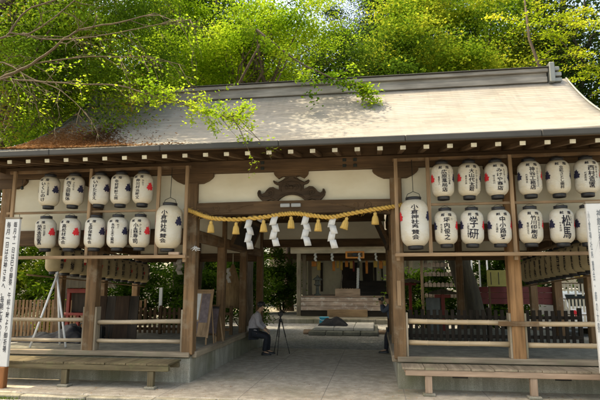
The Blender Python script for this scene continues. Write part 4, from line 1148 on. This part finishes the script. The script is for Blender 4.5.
for i in range(3): mb.box(-1.25,1.55,-.02,.02,1.22+i*.19,1.22+(i+1)*.19-.006,.004)
mb.build('boards', M['dred'], o)
for x in (-1.2,.1,1.5): mb = MB(); mb.box(x-.05,x+.05,.022,.12,0,1.85,.006); mb.build('post', M['blackZ'], o)
o = empty('yellow_notice_board', (5.5,8.1,-.08), 'yellow green notice panel above the dark red wall', 'notice board')
mb = MB(); mb.box(-.36,.36,-.02,.02,1.80,2.32,.005); mb.build('panel', M['ygreen'], o)
mb = MB()
for x in (-.24,0,.24): mb.box(x-.01,x+.01,-.026,-.021,1.86,2.26,.001)
mb.build('writing', M['ink'], o); mb = MB()
for x in (-.3,.3): mb.box(x-.03,x+.03,.021,.07,0,2.34,.005)
mb.build('leg', M['beamZ'], o)
for i in range(4):
    x = 4.62+.26*i; mb = MB(); mb.tube([(0,0,0),(.01,0,2.75)], .028, 8); o = mb.build('flag_pole', M['white_metal'] if i % 2 else M['stone']); o.location = (x,9.3,-.08); tag(o, 'thin pale pole standing in a row beyond the right bay', 'pole', 'pale poles beyond the right bay')
o = empty('fortune_rack', (7.95,8.5,-.08), 'yellow roofed rack of white paper strips seen under the right lantern row', 'rack')
for x in (-.65,.65): mb = MB(); mb.box(x-.05,x+.05,-.05,.05,0,2.1,.008); mb.build('post', M['beamZ'], o)
mb = MB(); mb.box(-.85,.85,-.25,.25,2.1,2.2,.01); mb.build('roof', M['yellow'], o)
mb = MB()
for z in (.9,1.4,1.9): mb.tube([(-.62,0,z),(.62,0,z)], .015, 6)
mb.build('crossbar', M['beamX'], o)
mb = MB()
for z in (.9,1.4,1.9):
    for i in range(11): x = -.55+i*.11; L = R.uniform(.25,.42); mb.box(x-.03,x+.03,-.03,-.02,z-L,z-.01,.001)
mb.build('paper_strips', M['string'], o)
o = empty('fortune_rack', (4.0,10.8,-.08), 'orange wooden tablet rack beyond the right passage post', 'rack')
for x in (-.7,.7): mb = MB(); mb.box(x-.05,x+.05,-.05,.05,0,2.9,.008); mb.build('post', M['lightZ'], o)
mb = MB(); mb.prism([(-1.0,2.9),(1.0,2.9),(0,3.3)], -.4, .4); mb.build('roof', M['bark_dark'], o)
mb = MB()
for z in (1.5,1.9,2.3,2.65):
    for i in range(8): MB().prism([(-.62+i*.155,z-.13),(-.62+i*.155+.13,z-.13),(-.62+i*.155+.13,z),(-.62+i*.155+.065,z+.05),(-.62+i*.155,z)], -.03+.002*(i%2), -.02).build('wooden_tablet', M['pinkX'], o)
# white car parked beyond
o = empty('parked_car', (8.6,12.2,-.08), 'white car parked beyond the right end of the hall', 'car', None, PI/2+.25)
def car():
    pts = [(-2.0,.35),(-2.03,.75),(-1.95,.98),(-1.75,1.05),(-1.45,1.55),(-.2,1.62),(.5,1.55),(1.15,1.05),(1.85,.92),(2.02,.7),(2.0,.35)]
    mb = MB(); mb.prism(pts, -.8, .8); bmesh.ops.bevel(mb.bm, geom=mb.bm.edges[:], offset=.05, segments=2, affect='EDGES'); mb.build('body', M['car_white'], o)
    mb = MB(); mb.prism([(-1.35,1.1),(-1.28,1.5),(-.35,1.54),(-.35,1.1)], -.806, .806); mb.prism([(-.28,1.1),(-.28,1.54),(.42,1.49),(.95,1.1)], -.806, .806)
    mb.beam((.62,0,1.47),(1.1,0,1.09),1.35,.03); mb.beam((-1.49,0,1.5),(-1.73,0,1.1),1.35,.03); mb.build('window', M['glass'], o)
    for x in (-1.25,1.25):
        for s in (-1,1):
            mb = MB(); mb.lathe([(.2,-.1),(.31,-.1),(.33,-.07),(.33,.07),(.31,.1),(.2,.1)], (x,s*.76,.33), 20, M=Matrix.Rotation(PI/2,4,'X')); wh = mb.build('wheel', M['tyre'], o)
            mb = MB(); mb.lathe([(.02,-.105),(.19,-.1),(.2,0),(.19,.1),(.02,.105)], (x,s*.76,.33), 16, M=Matrix.Rotation(PI/2,4,'X')); mb.build('rim', M['metal_dark'], wh)
    for s in (-1,1):
        mb = MB(); mb.blob((1.96,s*.6,.72), .11, (.5,1.3,.8), 10, 0); mb.build('headlight', M['stone'], o)
        mb = MB(); mb.blob((-1.99,s*.66,.85), .09, (.4,1,1.4), 10, 0); mb.build('tail_light', M['red'], o)
car()
# ------------------------------------------------------------------ beyond the left bay: small red shrine, white stake
o = empty('small_red_shrine', (-7.75,6.2,-.08), 'small vermilion shrine with dark roof beyond the left bay', 'small shrine')
for x in (-.4,.4):
    for y in (-.3,.3): mb = MB(); mb.box(x-.05,x+.05,y-.05,y+.05,0,1.75,.008); mb.build('post', M['red_paint'], o)
mb = MB(); mb.box(-.5,.5,-.38,.38,.9,.98,.01); mb.build('floor', M['red_paint'], o)
mb = MB(); mb.box(-.36,.36,-.2,.28,.985,1.7,.01); mb.build('cabinet', M['blackZ'], o)
mb = MB(); mb.box(-.46,.46,-.36,-.30,1.6,1.74,.01); mb.build('front_beam', M['red_paint'], o)
mb = MB(); mb.prism([(-.75,1.76),(.75,1.76),(.45,2.0),(0,2.25),(-.45,2.0)], -.65, .65); mb.build('roof', M['bark_dark'], o)
mb = MB(); mb.box(-.06,.06,-.04,.04,0,1.75,.008); o = mb.build('white_stake', M['paper']); o.location = (-6.05,8.2,-.08); tag(o, 'slim white wooden stake standing in the shrubs beyond the left bay', 'stake')

# ------------------------------------------------------------------ vegetation
def rv(rr): 
    while True:
        v = Vector((rr.uniform(-1,1), rr.uniform(-1,1), rr.uniform(-1,1)))
        if .01 < v.length < 1: return v.normalized()
class Leaves:
    def __init__(s): s.v = []; s.f = []
    def leaf(s, c, d, n, L, W):
        u = d.cross(n)
        if u.length < 1e-4: return
        u.normalize(); i = len(s.v); h = d*L; q = u*(W*.5)
        s.v += [tuple(c-h*.5), tuple(c+q), tuple(c+h*.5), tuple(c-q)]; s.f.append((i, i+1, i+2, i+3))
    def clump(s, rr, c, r, n, L, W, flat=.5, droop=0):
        for _ in range(n):
            g = Vector((rr.gauss(0,.5), rr.gauss(0,.5), rr.gauss(0,.5*flat)))*r
            d = rv(rr); d.z = d.z*.5-droop; d.normalize(); nn = (rv(rr)*.7+Vector((0,0,1))).normalized(); k = rr.uniform(.6,1.25)
            s.leaf(c+g, d, nn, L*k, W*k)
    def build(s, name, mat, parent):
        me = bpy.data.meshes.new(name); me.from_pydata(s.v, [], s.f); me.materials.append(mat)
        return lk(bpy.data.objects.new(name, me), parent)
def limb(rr, a, b, n=6, wob=.12):
    a = Vector(a); b = Vector(b); L = (b-a).length; P = []
    for i in range(n+1):
        t = i/n; P.append(a.lerp(b, t)+rv(rr)*L*wob*math.sin(PI*t)*.5+Vector((0,0,L*.06*math.sin(PI*t))))
    return P
def tree(name, base, th, crown, radii, mat, bark, label, group, seed, nc=90, per=190, L=.17, W=.10, flat=.55, shell=.55, tr=.22, nl=12, cr=.85, droop=0, lean=(0,0), cat='tree'):
    rr = random.Random(seed)
    o = empty(name, base, label, cat, group)
    top = Vector((lean[0], lean[1], th))
    mb = MB(); P = [Vector((lean[0]*t**1.5, lean[1]*t**1.5, th*t-.15))+rv(rr)*.10*th*.1*t for t in [i/10 for i in range(11)]]
    mb.tube(P, [tr*(1.35 if i == 0 else 1)*(1-.72*i/10) for i in range(11)], 12); mb.build('trunk', bark, o)
    per = int(per*2.3); L *= .62; W *= .68
    lv = Leaves(); C = Vector(crown); cl = []
    for i in range(nc):
        d = rv(rr); k = shell+(1-shell)*rr.random()**.6
        if rr.random() < .25: k *= rr.random()
        q = C+Vector((d.x*radii[0]*k, d.y*radii[1]*k, d.z*radii[2]*k))
        cl.append(q); sz = cr*rr.uniform(.6,1.35)
        lv.clump(rr, q, sz, int(per*rr.uniform(.6,1.3)*sz/cr), L, W, flat, droop)
    lv.build('crown', mat, o)
    for i in range(nl):
        mb = MB(); q = cl[rr.randrange(len(cl))]; t = rr.uniform(.45,.98); a = P[int(t*10)]
        PP = limb(rr, a, q); mb.tube(PP, [tr*.42*(1-.85*j/6) for j in range(7)], 7)
        for _ in range(3):
            q2 = cl[rr.randrange(len(cl))]
            if (q2-q).length < 3.2: P2 = limb(rr, PP[3], q2, 4); mb.tube(P2, [tr*.2*(1-.8*j/4) for j in range(5)], 5)
        mb.build('limb', bark, o)
    return o
TG = 'trees behind the hall'
tree('maple_tree', (-3.2,9.5,-.1), 10.5, (0,-1.2,11.0), (4.6,3.2,3.3), M['lf_lime'], M['bark'], 'bright lime green maple spreading behind the roof, left of its middle', TG, 11, 125, 190, .15, .10, .34, .3, .24, 18, .82)
tree('evergreen_tree', (4.6,16.6,-.1), 19, (-.9,0,12.0), (3.3,2.4,7.0), M['lf_dark'], M['bark_dark'], 'dark evergreen showing between the lime maple and the yellow green tree', TG, 22, 105, 220, .22, .09, .6, .45, .34, 18, .85, .4)
tree('maple_tree', (-9.5,8.0,-.1), 9.0, (1.2,0,8.6), (4.6,3.2,3.8), M['lf_lime'], M['bark'], 'lime green maple behind the left end of the roof', TG, 12, 95, 200, .17, .11, .4, .35, .24, 14, .95)
tree('broadleaf_tree', (4.9,11.0,-.1), 10.0, (-.2,-.5,10.4), (3.7,3.0,3.8), M['lf_yellow'], M['bark_dark'], 'yellow green broadleaf tree behind the right half of the roof', TG, 13, 130, 230, .17, .12, .45, .45, .3, 14, .95)
tree('evergreen_tree', (2.2,27.5,-.1), 27, (0,0,18.5), (4.6,3.0,8.5), M['lf_dark'], M['bark_dark'], 'tall dark evergreen between the maple and the yellow green tree', TG, 14, 120, 230, .24, .10, .6, .5, .34, 20, 1.0, .4)
tree('evergreen_tree', (9.6,12.0,-.1), 16, (0,0,9.0), (3.6,2.8,6.5), M['lf_dark'], M['bark_dark'], 'dark evergreen behind the right end of the roof', TG, 15, 120, 240, .22, .10, .6, .5, .32, 16, 1.05, .3)
tree('cedar_tree', (-9.0,3.3,-.1), 12, (2.7,-1.1,8.1), (3.3,2.2,2.9), M['lf_conifer'], M['bark'], 'drooping cedar with rusty tips over the left end of the roof', TG, 16, 170, 270, .13, .06, .65, .3, .2, 26, .7, .45)
tree('maple_tree', (-9.8,.6,-.1), 11.5, (5.0,1.2,12.0), (3.6,2.6,1.3), M['lf_lime'], M['bark'], 'tall maple left of the hall arching over the roof above the picture', TG, 20, 46, 150, .17, .11, .35, .2, .26, 14, .85)
tree('broadleaf_tree', (13.5,9.5,-.1), 12, (0,0,9.0), (3.6,3.0,6.0), M['lf_mid'], M['bark_dark'], 'green broadleaf tree at the far right beyond the gable', TG, 21, 120, 220, .2, .12, .5, .4, .3, 14, 1.05)
tree('broadleaf_tree', (-15.5,10.5,-.1), 11, (0,0,10.5), (4.8,3.6,5.2), M['lf_mid'], M['bark_dark'], 'mid green broadleaf tree at the far left behind the signboard', TG, 17, 130, 220, .2, .13, .5, .4, .3, 14, 1.1)
tree('broadleaf_tree', (-7.6,16.5,-.1), 15, (0,0,14.2), (5.2,3.2,6.0), M['lf_mid'], M['bark_dark'], 'tall mid green tree far behind the lime maples', TG, 18, 150, 220, .24, .15, .5, .4, .36, 16, 1.25)
tree('broadleaf_tree', (7.2,18.5,-.1), 15, (0,0,14.0), (5.5,3.2,6.5), M['lf_mid'], M['bark_dark'], 'tall mid green tree far behind the yellow green tree', TG, 19, 140, 220, .24, .15, .5, .4, .36, 16, 1.25)
tree('broadleaf_tree', (-2.2,28.0,-.1), 20, (0,0,15.5), (6.2,3,8.0), M['lf_dark'], M['bark_dark'], 'tall dark tree behind the worship hall, over the middle of the roof', TG, 23, 150, 230, .3, .18, .55, .4, .36, 12, 1.25)
# forest mass at the back
rr = random.Random(77); lv = Leaves()
for i in range(760):
    x = rr.uniform(-38,34); y = rr.uniform(29,36); z = rr.uniform(0,25)*(.82+.18*math.sin(x*.4))
    lv.clump(rr, Vector((x,y,z)), 1.7, 110, .42, .26, .7)
o = lv.build('forest', M['lf_dark'], None); tag(o, 'dark wooded slope closing the view behind the shrine', 'forest', kind='stuff')
# trunks behind
for i, (x, y, r_, label) in enumerate(((-6.3,10.5,.3,'brown cedar trunk in the shrubs seen through the left bay'), (-7.4,21,.3,'slim dark trunk beside the worship hall seen left of its post'), (-3.9,23,.28,'dark trunk directly left of the worship hall'))):
    tree('cedar_tree', (x,y,-.1), 15, (0,0,14), (2.2,2.2,3), M['lf_dark'], M['bark'], label, 'cedars around the court', 60+i, 40, 160, .22, .08, .6, .4, r_, 8, .8, .5)
# leaning dark trunk beyond the right bay
tree('leaning_tree', (4.75,8.0,-.1), 9.5, (-2.6,1.0,9.6), (2.4,2.0,1.6), M['lf_mid'], M['bark_dark'], 'thick dark trunk leaning left behind the right fence', TG, 71, 40, 160, .18, .11, .5, .4, .42, 8, .8, 0, (-2.9,.8))
def shrub(x, y, rx, ry, h, mat, label, seed, n=40, per=150, L=.13, W=.07, z0=-.05, group='shrubs around the hall', cr=.38):
    rr = random.Random(seed); o = empty('shrub', (x,y,z0), label, 'shrub', group); lv = Leaves()
    mb = MB()
    for i in range(n):
        d = rv(rr); q = Vector((d.x*rx*rr.random()**.4, d.y*ry*rr.random()**.4, h*(.1+.9*rr.random()**.75))); k = cr*rr.uniform(.6,1.3)
        lv.clump(rr, q, k, int(per*k/cr), L, W, .7)
        if i % 3 == 0: mb.tube(limb(rr, (d.x*.1,d.y*.1,0), q, 4), [.025,.02,.016,.012,.006], 5)
    mb.build('stem', M['bark'], o); lv.build('foliage', mat, o); return o
shrub(-13.2,9.2,1.7,1.1,3.4,M['lf_yellow'],'sunlit yellow green shrub beyond the left end behind the signboard',81,70,150,.2,.09)
shrub(-10.2,8.8,1.6,1.0,2.6,M['lf_yellow'],'yellow leaved shrub behind the white pole tripod',82,60,150,.2,.09)
shrub(-7.4,9.6,1.5,1.1,2.4,M['lf_mid'],'dark green shrub behind the small vermilion shrine',83,60,160,.15,.08)
shrub(-4.9,9.0,1.5,1.0,2.3,M['lf_mid'],'glossy green shrub behind the left bay near the passage',84,70,170,.14,.07)
shrub(-3.6,10.8,1.1,1.0,3.0,M['lf_mid'],'tall dark shrub seen between the left passage posts',85,60,170,.14,.07)
shrub(-5.6,19.5,1.9,1.2,3.6,M['lf_mid'],'dark hedge left of the worship hall',86,80,190,.18,.09,.1)
shrub(-8.6,20.5,1.9,1.2,4.2,M['lf_mid'],'taller dark hedge further left of the worship hall',87,80,190,.18,.09,.1)
shrub(-3.9,20.8,1.0,.9,2.8,M['lf_mid'],'leafy shrub against the left posts of the worship hall',88,50,170,.16,.08,.1)
shrub(3.4,11.6,1.6,.8,2.2,M['lf_mid'],'green shrub behind the tall thin red post',89,60,170,.15,.08)
shrub(6.4,11.0,1.5,.9,3.0,M['lf_mid'],'shrub behind the pale poles beyond the right bay',90,50,170,.16,.08)
shrub(11.2,10.5,1.8,1.0,3.2,M['lf_yellow'],'yellow green shrub beyond the right end behind the paper rack',91,60,150,.18,.09)
# bare branched tree standing left of the hall, limbs reaching in front of the roof
BT = empty('bare_branched_tree', (-8.2,-1.4,-.1), 'half bare tree at the left whose brown branches cross before the roof', 'tree')
def br(mb, P, r0, r1, off=Vector((8.2,1.4,.1)), n=8, sub=4):
    Q = []; m = (len(P)-1)*sub
    for i in range(m+1):
        t = i/m; c = cr_(P, t); Q.append(c+off+rv(R)*r0*.35)
    mb.tube(Q, [r0+(r1-r0)*i/m for i in range(m+1)], n)
    return Q
def twigs(mb, Q, n, L, r, down=.2, depth=1):
    tips = []
    for _ in range(n):
        i = R.randrange(1, len(Q)); a = Q[i]; d = (Q[i]-Q[i-1]).normalized()
        e = (d*.9+rv(R)*.8+Vector((0,0,-down))).normalized(); l = L*R.uniform(.4,1.2)
        P = [a, a+e*l*.35+rv(R)*l*.05, a+e*l*.7+rv(R)*l*.08+Vector((0,0,-l*.04)), a+e*l+Vector((0,0,-l*.12))+rv(R)*l*.08]
        mb.tube(P, [r, r*.8, r*.55, r*.25], 5); tips.append(P)
        if depth: tips += twigs(mb, P, 3, L*.45, r*.55, down, depth-1)
    return tips
mb = MB(); P = [Vector((0,0,-.1)), Vector((.05,.02,2)), Vector((.25,.0,3.8)), Vector((.7,.1,5.0)), Vector((1.0,.1,6.5)), Vector((1.2,0,8.5))]
mb.tube(P, [.24,.2,.17,.14,.10,.05], 12); mb.build('trunk', M['bark'], BT)
BA = [(-7.5,-1.3,4.6),(-6.26,-1.2,5.38),(-5.44,-1.2,5.67),(-4.94,-1.15,5.88),(-4.55,-1.2,6.08),(-4.14,-1.25,6.35),(-3.77,-1.2,6.57),(-3.11,-1.1,6.68),(-2.49,-1.0,6.87)]
BB = [(-7.2,-1.3,5.4),(-5.79,-1.6,6.18),(-5.19,-1.6,6.27),(-5.0,-1.6,6.37),(-4.71,-1.6,6.77),(-4.17,-1.6,6.94),(-3.67,-1.5,7.18)]
BC = [(-5.0,-1.6,6.37),(-4.63,-1.6,6.31),(-4.21,-1.65,6.49),(-3.77,-1.6,6.89),(-3.48,-1.6,7.18)]
BD = [(-4.82,-1.5,6.40),(-4.52,-1.35,6.33),(-3.99,-1.3,6.31),(-3.47,-1.3,6.33),(-3.0,-1.3,6.38),(-2.23,-1.3,6.48),(-1.66,-1.3,6.52)]
BE = [(-4.75,-1.15,5.95),(-3.88,-1.0,6.09),(-3.14,-1.0,6.04),(-2.54,-1.0,6.0),(-1.84,-1.0,5.77)]
BF = [(-7.5,-1.4,4.9),(-5.19,-1.5,5.5),(-4.87,-1.5,5.48),(-3.6,-1.5,5.33),(-2.83,-1.5,5.25),(-2.22,-1.5,5.03),(-1.71,-1.5,4.87),(-1.26,-1.5,4.69),(-.80,-1.5,4.60),(-.45,-1.5,4.55)]
BG_ = [(-7.3,-1.2,5.3),(-5.86,-1.0,6.11),(-4.97,-1.0,5.73),(-4.32,-1.0,5.45),(-3.77,-1.0,4.98)]
sprays = []
for P, r0, r1, nt_, mat in ((BA,.036,.010,16,'bark_pale'),(BB,.024,.010,9,'bark_pale'),(BC,.015,.008,7,'bark_pale'),(BD,.015,.006,12,'bark_pale'),(BE,.014,.005,14,'bark_pale'),(BF,.017,.005,16,'bark_pale'),(BG_,.018,.006,14,'bark_pale')):
    mb = MB(); Q = br(mb, P, r0, r1); T = twigs(mb, Q, nt_, .8, .008 if r0 < .05 else .011, .15); mb.build('limb', M[mat], BT)
    sprays.append((P, Q, T))
lv = Leaves(); rr = random.Random(5)
def leafline(lv, rr, P, n, L, W, spread=.07, flat=.6):
    for _ in range(n):
        i = rr.randrange(len(P)-1); c = Vector(P[i]).lerp(Vector(P[i+1]), rr.random())+Vector((rr.gauss(0,spread), rr.gauss(0,spread), rr.gauss(0,spread*flat)))
        d = rv(rr); d.z *= .4; d.normalize(); lv.leaf(c, d, (Vector((0,0,1))+rv(rr)*.7).normalized(), L*rr.uniform(.6,1.3), W*rr.uniform(.6,1.3))
P, Q, T = sprays[5]
for t in T: leafline(lv, rr, t, 9, .06, .038, .05)
leafline(lv, rr, Q[18:], 150, .06, .038, .08)
extra = MB(); tipsx = twigs(extra, Q[16:-4], 26, .5, .006, -.12); extra.build('twig', M['bark'], BT)
for t in tipsx: leafline(lv, rr, t, 17, .06, .038, .05)
for k in (3, 4):
    for t in sprays[k][2]: leafline(lv, rr, t, 3, .07, .045, .05)
lv.build('leaves', M['lf_lime'], BT)
# low maple bough over the ridge, part of a maple standing behind
BM = empty('young_maple', (-4.6,7.8,-.1), 'young maple whose thin lime bough droops over the ridge', 'tree')
mb = MB(); mb.tube([Vector((0,0,0)), Vector((.2,-.2,3)), Vector((.8,-.9,6)), Vector((1.8,-2.4,7.7)), Vector((3.25,-4.4,8.6))], [.10,.09,.06,.04,.03], 9); mb.build('trunk', M['bark'], BM)
mb = MB(); off = Vector((4.6,-7.8,.1)); PM = [(-1.35,3.4,8.5),(-1.3,2.4,8.2),(-.16,2.2,7.15),(.57,2.2,6.75),(1.15,2.2,6.45),(1.6,2.2,6.3)]
Q = br(mb, PM, .03, .006, off); T = twigs(mb, Q, 18, .7, .007, .2); mb.build('limb', M['bark'], BM)
lv = Leaves()
for t in T: leafline(lv, rr, t, 20, .09, .06, .08)
leafline(lv, rr, Q[10:], 160, .09, .06, .12); lv.build('leaves', M['lf_lime'], BM)
# feathery sprays at the upper right
BRT = empty('feathery_tree', (8.6,6.2,-.1), 'slender tree with feathery yellow green sprays at the upper right', 'tree')
mb = MB(); tr_ = [Vector((0,0,0)), Vector((-.2,0,3)), Vector((-.9,-.2,5.8)), Vector((-1.8,-.3,7.4)), Vector((-2.3,-.4,9.2)), Vector((-2.4,-.5,11))]
mb.tube(tr_, [.13,.11,.08,.06,.04,.02], 9); mb.tube([Vector((-.9,-.2,5.8)), Vector((-.2,-.5,7.4)), Vector((.6,-.8,9.2)), Vector((.9,-.9,11))], [.06,.05,.035,.015], 8); mb.build('trunk', M['bark'], BRT)
lv = Leaves(); mb = MB(); rr = random.Random(9)
for i in range(64):
    a = Vector((rr.uniform(-2.8,1.8), rr.uniform(-1.2,.6), rr.uniform(5.6,11.5)))
    src = min(tr_, key=lambda q: (q-a).length)
    e = Vector((rr.uniform(-1,-.2) if rr.random() < .5 else rr.uniform(.2,1), rr.uniform(-.6,.3), rr.uniform(-.05,.45))).normalized(); L = rr.uniform(.8,1.7)
    s_ = a; P = [s_, s_+e*L*.4, s_+e*L*.75+Vector((0,0,-.02)), s_+e*L+Vector((0,0,-.1))]
    mb.tube(P, [.012,.009,.006,.003], 5)
    leafline(lv, rr, P, 150, .10, .045, .10, .35)
mb.build('limb', M['bark'], BRT); lv.build('leaves', M['lf_feather'], BRT)
# moss tufts and fallen leaves along the paving edge
mb = MB(); mb.jit = 1; rr = random.Random(3)
for i in range(2600):
    x = rr.uniform(-6,6); y = -1.41+rr.gauss(0,.03)-.02; z = -.085
    a = rr.uniform(0,2*PI); d = Vector((math.cos(a)*.5, math.sin(a)*.5, 1)).normalized()
    if math.sin(x*2.1)+math.sin(x*5.3+1) < -.3: continue
    leafquad(mb, Vector((x,y,z)), d, d.cross(Vector((math.sin(a),math.cos(a),0))).normalized(), rr.uniform(.02,.06), .012)
o = mb.build('moss_and_grass', M['lf_mid']); tag(o, 'low moss and grass along the stone edge before the hall', 'moss', kind='stuff')
mb = MB(); mb.jit = 1
for i in range(900):
    x = rr.uniform(-6,6); y = rr.uniform(-1.25,-.1) if rr.random() < .6 else rr.uniform(0,5)
    if y > 0: x = rr.uniform(-1.75,1.75)
    a = rr.uniform(0,2*PI); d = Vector((math.cos(a),math.sin(a),rr.uniform(0,.2))).normalized(); leafquad(mb, Vector((x,y,.006)), d, d.cross(Vector((0,0,1))), rr.uniform(.02,.05), rr.uniform(.01,.025))
o = mb.build('scattered_leaves', M['lf_dead']); tag(o, 'small dry leaves scattered over the concrete paving', 'fallen leaves', kind='stuff')
